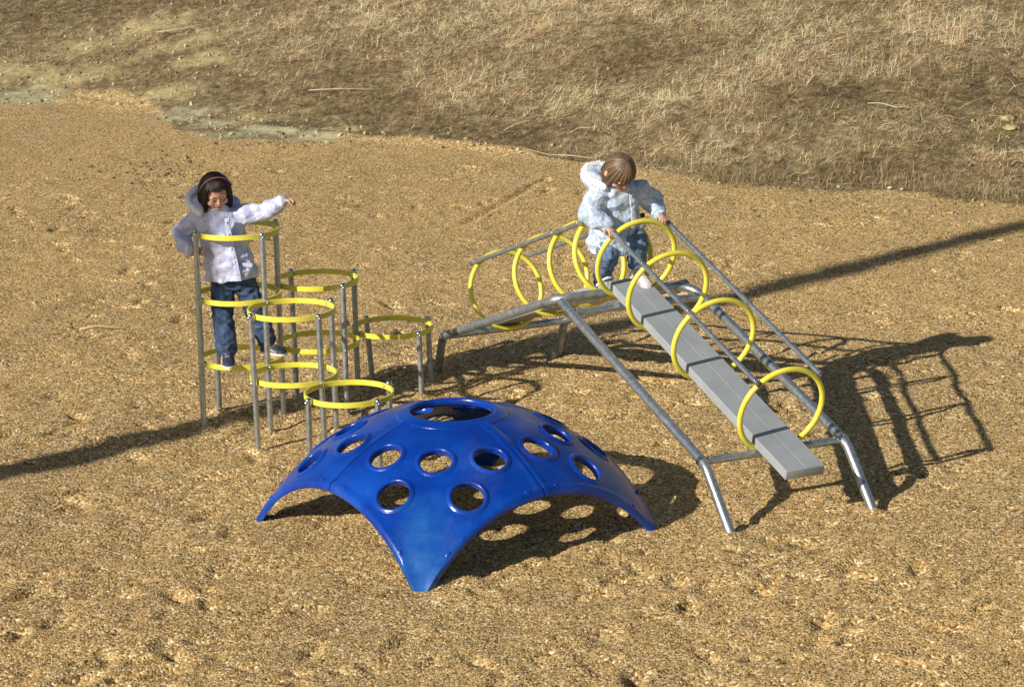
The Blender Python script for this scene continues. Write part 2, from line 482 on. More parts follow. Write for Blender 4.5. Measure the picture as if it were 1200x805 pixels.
def ground_mat():
    m, N, L, B = new_mat('loose_gravel_and_bare_soil')
    tc = N.new('ShaderNodeTexCoord')
    vo = N.new('ShaderNodeTexVoronoi'); vo.inputs['Scale'].default_value = 85; vo.inputs['Randomness'].default_value = 1
    L.new(tc.outputs['Object'], vo.inputs['Vector'])
    sp = N.new('ShaderNodeSeparateColor'); L.new(vo.outputs['Color'], sp.inputs[0])
    rc = ramp(N, CHIP); L.new(sp.outputs[0], rc.inputs[0])
    # large, gentle tone differences (damp and dry areas)
    big = noise_tex(N, L, 0.55, 5, 0.6)
    rb = ramp(N, [(0.35, (0.88, 0.88, 0.88)), (0.65, (1.08, 1.04, 0.98))]); L.new(big.outputs['Fac'], rb.inputs[0])
    mul = N.new('ShaderNodeMix'); mul.data_type = 'RGBA'; mul.blend_type = 'MULTIPLY'; mul.inputs['Factor'].default_value = 1
    L.new(rc.outputs[0], mul.inputs['A']); L.new(rb.outputs[0], mul.inputs['B'])
    # soil of the bank
    ns = noise_tex(N, L, 14, 8, 0.7)
    rs = ramp(N, [(0.3, (0.07, 0.050, 0.024)), (0.5, (0.20, 0.15, 0.078)), (0.72, (0.42, 0.335, 0.19))]); L.new(ns.outputs['Fac'], rs.inputs[0])
    no = noise_tex(N, L, 22, 6, 0.7)
    ro = ramp(N, [(0.3, (0.22, 0.17, 0.08)), (0.55, (0.42, 0.34, 0.17)), (0.75, (0.58, 0.50, 0.28))]); L.new(no.outputs['Fac'], ro.inputs[0])
    rl = ramp(N, [(0.28, (0.24, 0.22, 0.12)), (0.5, (0.42, 0.39, 0.235)), (0.72, (0.58, 0.53, 0.33))]); L.new(no.outputs['Fac'], rl.inputs[0])
    def at(n):
        a = N.new('ShaderNodeAttribute'); a.attribute_name = n; return a
    def mix(f, a, b):
        x = N.new('ShaderNodeMix'); x.data_type = 'RGBA'
        L.new(f, x.inputs['Factor']); L.new(a, x.inputs['A']); L.new(b, x.inputs['B']); return x.outputs['Result']
    soil = mix(at('ochre').outputs['Fac'], rs.outputs[0], ro.outputs[0])
    c = mix(at('soil').outputs['Fac'], mul.outputs['Result'], soil)
    c = mix(at('silt').outputs['Fac'], c, rl.outputs[0])
    L.new(c, B.inputs['Base Color'])
    B.inputs['Roughness'].default_value = 0.85
    B.inputs['Specular IOR Level'].default_value = 0.12
    # grain relief
    ad = N.new('ShaderNodeMath'); ad.operation = 'SUBTRACT'; ad.inputs[0].default_value = 1.0
    L.new(vo.outputs['Distance'], ad.inputs[1])
    n3 = noise_tex(N, L, 45, 6, 0.7)
    a2 = N.new('ShaderNodeMath'); a2.operation = 'ADD'; L.new(ad.outputs[0], a2.inputs[0]); L.new(n3.outputs['Fac'], a2.inputs[1])
    bump(N, L, a2.outputs[0], B, 0.65, 0.008)
    return m
gme = np_mesh('ground', verts, quads, True, {'soil': m_soil, 'silt': m_silt, 'ochre': m_och})
gme.materials.append(ground_mat())
ground = obj('ground', gme)
tag(ground, 'tan loose gravel rising to a bare soil bank', kind='structure')

def tone_mat(name, stops, rough, spec=0.5, attr='tone'):
    m, N, L, B = new_mat(name)
    a = N.new('ShaderNodeAttribute'); a.attribute_name = attr
    r = ramp(N, stops); L.new(a.outputs['Fac'], r.inputs[0]); L.new(r.outputs[0], B.inputs['Base Color'])
    B.inputs['Roughness'].default_value = rough
    B.inputs['Specular IOR Level'].default_value = spec
    return m

def rand_rot(n):
    q = rng.normal(size=(n, 4)); q /= np.linalg.norm(q, axis=1)[:, None]
    w, x, y, z = q.T
    return np.stack([np.stack([1-2*(y*y+z*z), 2*(x*y-z*w), 2*(x*z+y*w)], -1),
                     np.stack([2*(x*y+z*w), 1-2*(x*x+z*z), 2*(y*z-x*w)], -1),
                     np.stack([2*(x*z-y*w), 2*(y*z+x*w), 1-2*(x*x+y*y)], -1)], 1)

def scatter_grains(name, x, y, size, tone, mat, sink=0.2, squash=(1, .75, .5)):
    n = len(x)
    base = np.array([(1, 0, 0), (-1, 0, 0), (0, 1, 0), (0, -1, 0), (0, 0, 1), (0, 0, -1)], float)
    f = np.array([(0, 2, 4), (2, 1, 4), (1, 3, 4), (3, 0, 4), (2, 0, 5), (1, 2, 5), (3, 1, 5), (0, 3, 5)])
    Rm = rand_rot(n)
    b = base[None]*np.array(squash)*(1+0.3*rng.uniform(-1, 1, (n, 6, 1)))*size[:, None, None]
    v = np.einsum('nij,nkj->nki', Rm, b)
    v += np.stack([x, y, gz(x, y)+size*sink], -1)[:, None]
    faces = (f[None]+6*np.arange(n)[:, None, None]).reshape(-1, 3)
    me = np_mesh(name, v.reshape(-1, 3), faces, False, {'tone': np.repeat(tone, 6)})
    me.materials.append(mat)
    return obj(name, me)

NG = 760000
gy = 8.9 + (26.3-8.9)*rng.random(NG)**1.25
gx = rng.uniform(-1, 1, NG)*(0.215*gy+0.45)
keep = gy < Yb(gx)+0.06*rng.normal(size=NG)
si = patches(gx, gy, SILT)
keep &= rng.random(NG) > si*0.85
gx, gy = gx[keep], gy[keep]
gt = np.clip(0.55+np.where(gy > 15, 0.14, 0.19)*rng.normal(size=len(gx)), 0, 1)
gs = 0.0023+0.0030*rng.random(len(gx))**1.6 + 0.0006*(gy > 16)
gr = scatter_grains('gravel', gx, gy, gs, gt, tone_mat('gravel_grain', CHIP, 0.7, 0.25))
tag(gr, 'loose golden tan gravel covering the play area', 'gravel', kind='stuff')

# clods and stones of the eroded bank
NC = 22000
cx_, cy_ = rng.uniform(-6.2, 5.6, NC), rng.uniform(19, 29.5, NC)
dd = cy_-Yb(cx_)
w = (patches(cx_, cy_, OCH)*1.2+0.05+0.7*np.exp(-(dd/0.3)**2)+patches(cx_, cy_, SILT))*(dd > -0.35)
k = rng.random(NC) < w
cx_, cy_ = cx_[k], cy_[k]
cl = scatter_grains('stones', cx_, cy_, 0.006+0.028*rng.random(len(cx_))**5, np.clip(0.55+0.25*rng.normal(size=len(cx_)), 0, 1),
    tone_mat('bank_stone', [(0, (0.13, 0.10, 0.05)), (0.5, (0.36, 0.30, 0.16)), (1, (0.54, 0.47, 0.29))], 0.95), squash=(1, .8, .65))
tag(cl, 'small ochre stones and clods on the eroded bank', 'stones', kind='stuff')
NC = 190
cx_ = np.concatenate([rng.normal(-2.95, .33, NC), rng.normal(-2.2, .35, NC//3), rng.uniform(1.5, 3.6, NC//3)])
cy_ = np.concatenate([rng.normal(21.5, .38, NC), rng.normal(22.7, .14, NC//3), rng.uniform(18.9, 19.8, NC//3)])
sd = scatter_grains('soil_clods', cx_, cy_, 0.006+0.018*rng.random(len(cx_))**3, np.clip(0.4+0.25*rng.normal(size=len(cx_)), 0, 1),
    tone_mat('dark_clod', [(0, (0.05, 0.04, 0.022)), (0.6, (0.13, 0.11, 0.055)), (1, (0.26, 0.23, 0.12))], 1.0), squash=(1, .8, .6))
tag(sd, 'dark soil crumbs strewn on the gravel near the bank', 'soil', kind='stuff')

# ------------------------------------------------------------------ dry grass
def blades(name, x, y, L_, lean, az, wid, tone, mat, lift=0.0):
    n = len(x)
    gzv = gz(x, y)
    dirx, diry = np.cos(az), np.sin(az)
    px, py = -diry, dirx
    ts = [0, .35, .7, 1.0]
    V_ = np.zeros((n, 7, 3))
    ang = lean
    pos = np.stack([x, y, gzv], -1)
    vi = 0
    prev = 0
    hgt = np.zeros(n)+0.0
    lift = lift+0.012*rng.random(n)
    twist = rng.uniform(-.8, .8, n)
    for i, t in enumerate(ts):
        if i:
            dl = (t-prev)*L_
            a = np.clip(ang+0.55*t*lean, 0, 1.62)
            pos = pos + np.stack([dirx*np.sin(a)*dl, diry*np.sin(a)*dl, 0*dl], -1)
            hgt = hgt + np.cos(a)*dl
            pos[:, 2] = gz(pos[:, 0], pos[:, 1])+lift+np.maximum(hgt, 0.004)
        prev = t
        w_ = wid*(1-t*0.75)
        if i < 3:
            wv_ = np.stack([px*w_, py*w_, np.sin(ang)*twist*w_], -1)/2; V_[:, vi] = pos-wv_; V_[:, vi+1] = pos+wv_; vi += 2
        else:
            V_[:, vi] = pos
    base = 7*np.arange(n)
    tri = np.concatenate([np.stack([base+a, base+b, base+c], -1) for a, b, c in ((0, 1, 3), (0, 3, 2), (2, 3, 5), (2, 5, 4), (4, 5, 6))])
    me = np_mesh(name, V_.reshape(-1, 3), tri, True, {'tone': np.repeat(tone, 7)})
    me.materials.append(mat)
    return obj(name, me)

GR = [(0.0, (0.065, 0.046, 0.022)), (0.22, (0.19, 0.140, 0.066)), (0.48, (0.35, 0.26, 0.140)), (0.75, (0.56, 0.45, 0.265)), (1.0, (0.82, 0.71, 0.48))]
gm = tone_mat('dry_grass_blade', GR, 0.75, 0.3)
def hue_drift(m):
    N, L = m.node_tree.nodes, m.node_tree.links
    B = N['Principled BSDF']; src = B.inputs['Base Color'].links[0].from_socket
    n = noise_tex(N, L, 1.5, 5, 0.65)
    r = ramp(N, [(0.38, (1.08, 0.98, 0.90)), (0.5, (1.02, 1.0, 0.96)), (0.64, (0.94, 0.99, 0.86))])
    L.new(n.outputs['Fac'], r.inputs[0])
    x = N.new('ShaderNodeMix'); x.data_type = 'RGBA'; x.blend_type = 'MULTIPLY'; x.inputs['Factor'].default_value = 1
    L.new(src, x.inputs['A']); L.new(r.outputs[0], x.inputs['B']); L.new(x.outputs['Result'], B.inputs['Base Color'])
hue_drift(gm)
NB = 680000
bx_ = rng.uniform(-6.5, 6.0, NB); by_ = rng.uniform(19.0, 29.8, NB)
dd = by_-Yb(bx_)
pal = patches(bx_, by_, PALE); drk = patches(bx_, by_, DARK); och = patches(bx_, by_, OCH); sil = patches(bx_, by_, SILT)
cl1 = fbm(bx_, by_, 2.3, 3, 71); cl2 = fbm(bx_, by_, 9, 3, 72)
dens = np.clip(0.75+0.9*(cl2-0.5)*2, 0.15, 1)*np.clip(1-1.15*och, 0.05, 1)*np.clip(1-1.5*sil, 0, 1)*np.clip((dd+0.10)/0.5, 0, 1)**1.3
dens *= np.where(bx_ < -2.2, 0.72, 1)
k = rng.random(NB) < dens
bx_, by_, pal, drk, cl1, cl2, dd = [a[k] for a in (bx_, by_, pal, drk, cl1, cl2, dd)]
n = len(bx_)
cl3 = fbm(bx_, by_*1.4, 16, 3, 75); tone = np.clip(0.60+0.28*pal-0.50*drk+0.5*(cl1-0.5)+0.75*(cl2-0.5)+1.0*(cl3-0.5)+0.20*rng.normal(size=n), 0, 1)
Lb = (0.025+0.055*rng.random(n)+0.05*pal*rng.random(n)+0.05*(cl1 > .55)*rng.random(n))
lean = np.abs(rng.normal(1.15, 0.35, n))
lean = np.where(rng.random(n) < 0.03+0.10*pal, np.abs(rng.normal(0.3, 0.25, n)), lean)
az = rng.normal(-0.1, 0.7, n)+np.where(rng.random(n) < .5, 0, math.pi)
g1 = blades('dry_grass', bx_, by_, Lb, lean, az, 0.0022+0.0026*rng.random(n)**2, tone, gm)
tag(g1, 'matted dry brown and straw coloured grass on the bank', 'grass', kind='stuff')
# green shoots between the dead grass
NB = 16000
bx_ = rng.uniform(-1.5, 6.0, NB); by_ = rng.uniform(19.2, 29.5, NB)
k = rng.random(NB) < (0.05+patches(bx_, by_, GREEN)*0.8)*(by_-Yb(bx_) > -0.1)*np.clip(fbm(bx_, by_, 5, 3, 81)*3-1.1, 0, 1)
bx_, by_ = bx_[k], by_[k]; n = len(bx_)
g2 = blades('green_shoots', bx_, by_, 0.03+0.04*rng.random(n), np.abs(rng.normal(.6, .3, n)), rng.uniform(0, 6.28, n), 0.006+0*bx_,
            rng.random(n), tone_mat('green_blade', [(0, (0.06, 0.085, 0.025)), (0.6, (0.12, 0.14, 0.05)), (1, (0.20, 0.20, 0.09))], 0.7, 0.3))
tag(g2, 'sparse olive green shoots among the dead grass', 'grass', kind='stuff')
# upright pale tufts
tx, ty = [], []
for q in range(110):
    x = random.uniform(-1.6, 5.6); y = random.uniform(19.8, 28.5)
    if y < Yb(np.array([x]))[0]+0.15: continue
    if random.random() > 0.25+patches(np.array([x]), np.array([y]), PALE)[0]: continue
    c = random.randint(10, 30); s_ = random.uniform(.02, .08)
    tx.append(rng.normal(x, s_, c)); ty.append(rng.normal(y, s_, c))
tx, ty = np.concatenate(tx), np.concatenate(ty); n = len(tx)
g3 = blades('straw_tufts', tx, ty, 0.07+0.13*rng.random(n), np.abs(rng.normal(.22, .18, n)), rng.uniform(0, 6.28, n), 0.0030+0*tx, np.clip(0.68+0.16*rng.normal(size=n), 0, 1), gm)
tag(g3, 'upright tufts of pale straw coloured grass', 'grass', kind='stuff')
# long fallen stems
NS = 900
sx = rng.uniform(-5.8, 5.5, NS); sy = rng.uniform(19.4, 28.8, NS)
k = (sy-Yb(sx) > 0.0) & (rng.random(NS) < 0.75-0.4*(sx < -2))
sx, sy = sx[k], sy[k]; n = len(sx)
g4 = blades('fallen_straw', sx, sy, 0.08+0.26*rng.random(n)**2.5, 1.35+0.12*rng.normal(size=n), rng.normal(-0.15, .55, n)+np.where(rng.random(n) < .5, 0, math.pi),
            0.0035+0.0035*rng.random(n), np.clip(0.80+0.12*rng.normal(size=n), 0, 1), gm, lift=0.03)
tag(g4, 'long pale straw stems fallen across the bank', 'straw', kind='stuff')
# low overhanging tussock edge at the right of the gravel
NT = 15000
hx = rng.uniform(0.9, 4.9, NT); hy = Yb(hx)+rng.normal(0.22, .16, NT)
k = rng.random(NT) < np.clip(fbm(hx, hy, 1.7, 4, 91)*5-2.2, 0.0, 1)
hx, hy = hx[k], hy[k]; n = len(hx)
g5 = blades('edge_grass', hx, hy, 0.04+0.09*rng.random(n), np.abs(rng.normal(.95, .4, n)), rng.uniform(0, 6.28, n), 0.003+0*hx, np.clip(0.42+0.2*rng.normal(size=n), 0, 1), gm)
tag(g5, 'thick dry tussock grass overhanging the gravel edge', 'grass', kind='stuff')
NS = 60
sx = rng.uniform(-3.0, 3.0, NS); sy = 9.5+11*rng.random(NS)
g6 = blades('straw_bits', sx, sy, 0.04+0.08*rng.random(NS), 1.5+0*sx, rng.uniform(0, 6.28, NS), 0.003+0*sx, np.clip(0.85+0.1*rng.normal(size=NS), 0, 1), gm, lift=0.006)
tag(g6, 'short straw bits scattered over the gravel', 'straw', kind='stuff')

def stalk(pts, r, label):
    z = [Vector((x, y, float(gz(np.array([x]), np.array([y]))[0])+dz)) for x, y, dz in pts]
    bm = bmesh.new(); tube(bm, z, r, 6, r_end=r*0.5)
    o = obj('straw_stalk', bm, MAT['straw']); return tag(o, label, 'straw stalk')
stalk([(-2.75, 15.85, .018), (-2.65, 15.80, .026), (-2.55, 15.77, .022), (-2.45, 15.72, .018)], 0.0045, 'single pale straw stalk lying alone on the left gravel')
stalk([(3.08, 21.75, .05), (3.18, 21.68, .06), (3.29, 21.60, .05), (3.41, 21.55, .05)], 0.006, 'thick white stalk lying on the right of the grassy bank')
stalk([(0.72, 21.42, .05), (0.55, 21.50, .07), (0.35, 21.62, .06), (0.15, 21.80, .08)], 0.006, 'bent pale stalk at the gravel edge behind the left half of the bridge')
stalk([(-1.9, 24.3, .05), (-1.6, 24.2, .05), (-1.2, 24.05, .06)], 0.006, 'long reddish pale stalk on the left part of the bank')
stalk([(-3.7, 27.0, .05), (-3.4, 27.0, .05), (-3.1, 26.98, .05)], 0.007, 'pale stalk lying on the ochre patch at upper left')

def rock(c, r, seed, label):
    bm = bmesh.new(); bmesh.ops.create_icosphere(bm, subdivisions=3, radius=1)
    for v in bm.verts:
        d = v.co.copy()
        f = 1+0.55*pnoise(d*1.6+Vector((seed, 0, 0)))+0.30*pnoise(d*4+Vector((seed, 3, 0)))
        v.co = Vector((d.x*r[0], d.y*r[1], d.z*r[2]))*f
    z = float(gz(np.array([c[0]]), np.array([c[1]]))[0])
    bmesh.ops.translate(bm, verts=bm.verts, vec=(c[0], c[1], z+r[2]*0.5))
    return tag(obj('rock', bm, MAT['rock']), label, 'rock')
rock((4.20, 21.33), (0.075, 0.05, 0.026), 3, 'flat ochre rock at the right edge, the upper of two')
rock((4.19, 21.10), (0.065, 0.045, 0.024), 8, 'flat ochre rock at the right edge, the lower of two')
for i, (x, y, rz, lb) in enumerate([(3.02, 20.0, .4, 'crumpled white litter scrap at the gravel edge, the left one of two'), (3.11, 19.95, 1.2, 'crumpled white litter scrap at the gravel edge, the right one of two')]):
    bm = bmesh.new(); bmesh.ops.create_icosphere(bm, subdivisions=2, radius=1)
    for v in bm.verts:
        d = v.co.copy(); f = 1+0.6*pnoise(d*2.2+Vector((i*5, 0, 0)))
        v.co = Vector((d.x*.022, d.y*.013, d.z*.009))*f
    z = float(gz(np.array([x]), np.array([y]))[0])
    bmesh.ops.rotate(bm, verts=bm.verts, matrix=Matrix.Rotation(rz, 3, 'Z'))
    bmesh.ops.translate(bm, verts=bm.verts, vec=(x, y, z+.018))
    tag(obj('litter', bm, MAT['litter'], smooth=False), lb, 'litter')

# ------------------------------------------------------------------ utility pole that throws the long shadow
sh = Vector((0.722, 0.692, 0)).normalized()
base = Vector((-2.657, 12.66, 0)) + SUN_H*9.0
pole = thing('utility_pole', 'tall round wooden pole standing left of the play area, its shadow crossing the gravel', 'pole', base)
bm = bmesh.new(); tube(bm, [base+V(0, 0, -.3), base+V(0, 0, 6), base+V(0, 0, 13.5)], 0.15, 20, r_end=0.11); obj('shaft', bm, MAT['wood'], pole)

# ------------------------------------------------------------------ ring climber
U = 0.3558; Z0 = 0.0068; RP = 0.2552; RR = 0.2286
th = -0.8994
u1 = Vector((math.cos(th), math.sin(th), 0)); u2 = Vector((-u1.y, u1.x, 0))
TA = Vector((-1.4835, 13.6035, 0))
TC = dict(A=TA, B=TA+u1*2*RP, D=TA+u1*4*RP, C=TA+u2*2*RP, E=TA+u2*4*RP)
climber = thing('ring_climber', 'climber of yellow rings stepped on galvanised steel posts', 'climbing frame', TA.copy())
def ring_bm(c, z, tilt=0):
    bm = bmesh.new()
    lathe(bm, [(RR-.0055, -.0125), (RR-.0055, .0125), (RR-.004, .0142), (RR+.004, .0142), (RR+.0055, .0125), (RR+.0055, -.0125), (RR+.004, -.0142), (RR-.004, -.0142)],
          c+V(0, 0, z), (0, 0, 1), 72, close=True)
    if tilt:
        bmesh.ops.rotate(bm, verts=bm.verts, cent=c+V(0, 0, z), matrix=Matrix.Rotation(tilt, 3, 'X'))
    return bm
posts = []   # (position, top z, lean at bottom)
for t, ks, lv in (('A', (0, 1, 2, 3), 3), ('B', (0, 1, 2), 2), ('D', (0, 1, 2), 1), ('C', (1, 2, 3), 2), ('E', (1, 2, 3), 1)):
    D = {0: -u2, 1: u1, 2: u2, 3: -u1}
    for k_ in ks:
        posts.append((TC[t]+D[k_]*RP, Z0+lv*U+0.019, (0.03, 0.0) if (t, k_) == ('E', 3) else ((random.uniform(-.006, .012), random.uniform(-.01, .01))), D[k_], t, lv))
for P, zt, ln, dr, t, lv in posts:
    top = P+V(0, 0, zt); bot = P+V(ln[0], ln[1], -0.06)
    bm = bmesh.new(); tube(bm, [bot, top-V(0, 0, .012)], 0.0158, 18)
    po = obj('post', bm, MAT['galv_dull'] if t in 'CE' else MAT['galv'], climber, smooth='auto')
    bm = bmesh.new(); lathe(bm, [(0.0168, -.016), (0.0168, -.004), (.013, .002), (.006, .005), (0, .0055)], top, (0, 0, 1), 18)
    obj('cap', bm, MAT['bolt'], po)
def bolts_for(c, z, parent, dirs):
    for d in dirs:
        bm = bmesh.new()
        bolt_bm(bm, c+d*(RR-.0065)+V(0, 0, z), -d, .007, .006)
        bolt_bm(bm, c+d*(RP+.0155)+V(0, 0, z), d, .008, .007)
        # little saddle between band and post
        box(bm, c+d*((RR+RP)/2-.003)+V(0, 0, z), d*.008, d.cross(V(0, 0, 1))*.009, V(0, 0, .011), .002)
        obj('bolt', bm, MAT['bolt'], parent)
for t, lv in (('A', 3), ('B', 2), ('C', 2), ('D', 1), ('E', 1)):
    for l in range(1, lv+1):
        z = Z0+l*U
        rg = obj('ring', ring_bm(TC[t], z, random.uniform(-.01, .01)), MAT['yellow'], climber, smooth='auto')
        bolts_for(TC[t], z, rg, (-u2, u1, u2, -u1))

# ------------------------------------------------------------------ arched hoop bridge
A0 = Vector((0.6101, 13.2771, 0)); tb = -1.1307
dS = Vector((math.cos(tb), math.sin(tb), 0)); dT = Vector((-dS.y, dS.x, 0))
BW, SB, ZB, ZA, SF = 0.396, 1.551, 0.281, 0.770, 1.822
SBL, SFL, ZBL = 1.536, 1.636, 0.243
HR, OFF, TP = 0.2266, 0.2161, 0.0107
def BP(s, t, z): return A0+dS*s+dT*t+V(0, 0, z)
def slope(sg):
    sl = (ZB-ZA)/SB if sg > 0 else (ZBL-ZA)/SBL
    L = math.hypot(1, sl)
    return sl, sg*Vector((dS.x, dS.y, 0))/L+V(0, 0, sl/L), V(0, 0, 1/L)-Vector((dS.x, dS.y, 0))*sg*sl/L     # slope, along, normal
def SP(sg, cs, t, off):
    """point on a half: cs along rail (plan distance), t across, off normal to the slope"""
    sl, al, nn = slope(sg)
    return A0+dS*(sg*cs)+V(0, 0, ZA+sl*cs)+dT*t+nn*off
bridge = thing('hoop_bridge', 'arched climbing bridge of grey planks, steel rails and yellow hoops', 'climbing frame', A0.copy())
def pipe(name, path, r, mat='galv', fil=0.07, n=16):
    bm = bmesh.new(); tube(bm, fillet(path, fil) if len(path) > 2 else path, r, n)
    return obj(name, bm, MAT[mat], bridge, smooth='auto')
RT = 0.0245
# near side, lower half / far side rail with its cross piece over the top
pipe('side_rail', [BP(SF+.02, -BW, -.05), BP(SB, -BW, ZB), BP(0.03, -BW, ZA-.005)], RT, fil=0.16)
pipe('side_rail', [BP(SF+.02, BW, -.05), BP(SB, BW, ZB), BP(0.0, BW, ZA), BP(0.0, 0.0, ZA-.0)], RT, fil=0.16)
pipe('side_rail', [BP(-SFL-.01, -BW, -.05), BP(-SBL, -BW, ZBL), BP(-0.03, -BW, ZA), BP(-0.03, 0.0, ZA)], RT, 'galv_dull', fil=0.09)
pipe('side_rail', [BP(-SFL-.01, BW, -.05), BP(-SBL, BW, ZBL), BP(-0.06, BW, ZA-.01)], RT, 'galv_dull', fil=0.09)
def crossbar(sg, cs, dz, mat='galv'):
    o = pipe('crossbar', [SP(sg, cs, -BW+.03, dz), SP(sg, cs, BW-.03, dz)], 0.0205, mat)
    for s_ in (-1, 1):
        bm = bmesh.new()
        a = SP(sg, cs, s_*(BW-.02), dz)
        sl, al, nn = slope(sg)
        box(bm, a+dT*s_*.004, dT*.022, al*.018, nn*.016, .004)
        tube(bm, [SP(sg, cs-.014, s_*BW, dz), SP(sg, cs+.014, s_*BW, dz)], RT+.0035, 16)
        bolt_bm(bm, SP(sg, cs, s_*(BW-.05), dz)+nn*.02, nn, .009, .01)
        bolt_bm(bm, SP(sg, cs, s_*BW, dz)+nn*(RT+.002), nn, .009, .01)
        obj('clamp', bm, MAT['bolt'], o, smooth='auto')
crossbar(1, SB-.03, -.004); crossbar(1, 0.13, -.004)
crossbar(-1, SBL-.03, -.004); crossbar(-1, 0.16, -.004)
# planks with a shallow groove along the middle
def plank(sg, c0, c1, w, top):
    sl, al, nn = slope(sg)
    bm = bmesh.new()
    L_ = math.hypot(1, sl)
    prof = [(-w, top-.045), (-w, top-.003), (-w+.003, top), (-.003, top), (-.002, top-.0012), (.002, top-.0012), (.003, top), (w-.003, top), (w, top-.003), (w, top-.045),
            (w-.006, top-.05), (-w+.006, top-.05)]
    a = [bm.verts.new(SP(sg, c0, t, z)) for t, z in prof]; b = [bm.verts.new(SP(sg, c1, t, z)) for t, z in prof]
    for i in range(len(prof)):
        j = (i+1) % len(prof); bm.faces.new((a[i], a[j], b[j], b[i]))
    bm.faces.new(a); bm.faces.new(b)
    o = obj('plank', bm, MAT['plank'], bridge, smooth=False)
    if sg > 0:
        bm = bmesh.new(); box(bm, SP(sg, c1+.002, 0, top-.025), dT*(w-.001), nn*.0245, al*.004, .002); obj('end_cap', bm, MAT['plank'], o)
    return o
plank(1, -0.005, 1.79, 0.107, 0.075)
plank(-1, 0.02, 1.66, 0.107, 0.070)
# the small end board closing the top gap
bm = bmesh.new(); box(bm, BP(-0.035, 0, ZA+.035), dS*.022, dT*.104, V(0, 0, .022), .004); obj('joint_cover', bm, MAT['plank'], bridge, smooth='auto')
hoop_pos = {1: (0.0352, 0.3778, 0.8544, 1.5065), -1: (1.453, 0.8501, 0.4039, 0.0959)}
for sg in (1, -1):
    sl, al, nn = slope(sg)
    for cs in hoop_pos[sg]:
        c = SP(sg, cs, TP, OFF)
        bm = bmesh.new()
        pts = [c+(nn*math.cos(a)+dT*math.sin(a))*HR for a in np.linspace(0, 2*math.pi, 72, endpoint=False)]
        tube(bm, pts, 0.0140, 12, closed=True)
        h = obj('hoop', bm, MAT['yellow'], bridge)
        for a in (math.pi-.3, math.pi+.3):
            bm = bmesh.new(); q = c+(nn*math.cos(a)+dT*math.sin(a))*HR; bolt_bm(bm, q+al*.0135, al, .007, .006)
            obj('bolt', bm, MAT['bolt'], h)
HRAIL = HR+.014+.0125
for sg, lo, hi in ((1, 0.01, 1.535), (-1, 0.02, 1.49)):
    sl, al, nn = slope(sg)
    for s_ in (-1, 1):
        t = TP+s_*HRAIL*math.sin(.76); of = OFF+HRAIL*math.cos(.76)
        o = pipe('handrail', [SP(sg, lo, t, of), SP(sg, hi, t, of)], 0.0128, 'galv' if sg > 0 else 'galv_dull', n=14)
        for e, sgn in ((lo, -1), (hi, 1)):
            bm = bmesh.new(); q = SP(sg, e, t, of)
            lathe(bm, [(0.0132, -.012), (.0132, .001), (.010, .004), (0, .005)], q, al*sgn, 14); obj('end_plug', bm, MAT['cap'], o)
        for cs in hoop_pos[sg]:
            bm = bmesh.new(); bolt_bm(bm, SP(sg, cs, t, of)+(nn*math.cos(.76)+dT*s_*math.sin(.76))*.0125, nn*math.cos(.76)+dT*s_*math.sin(.76), .006, .005)
            obj('bolt', bm, MAT['bolt'], o)

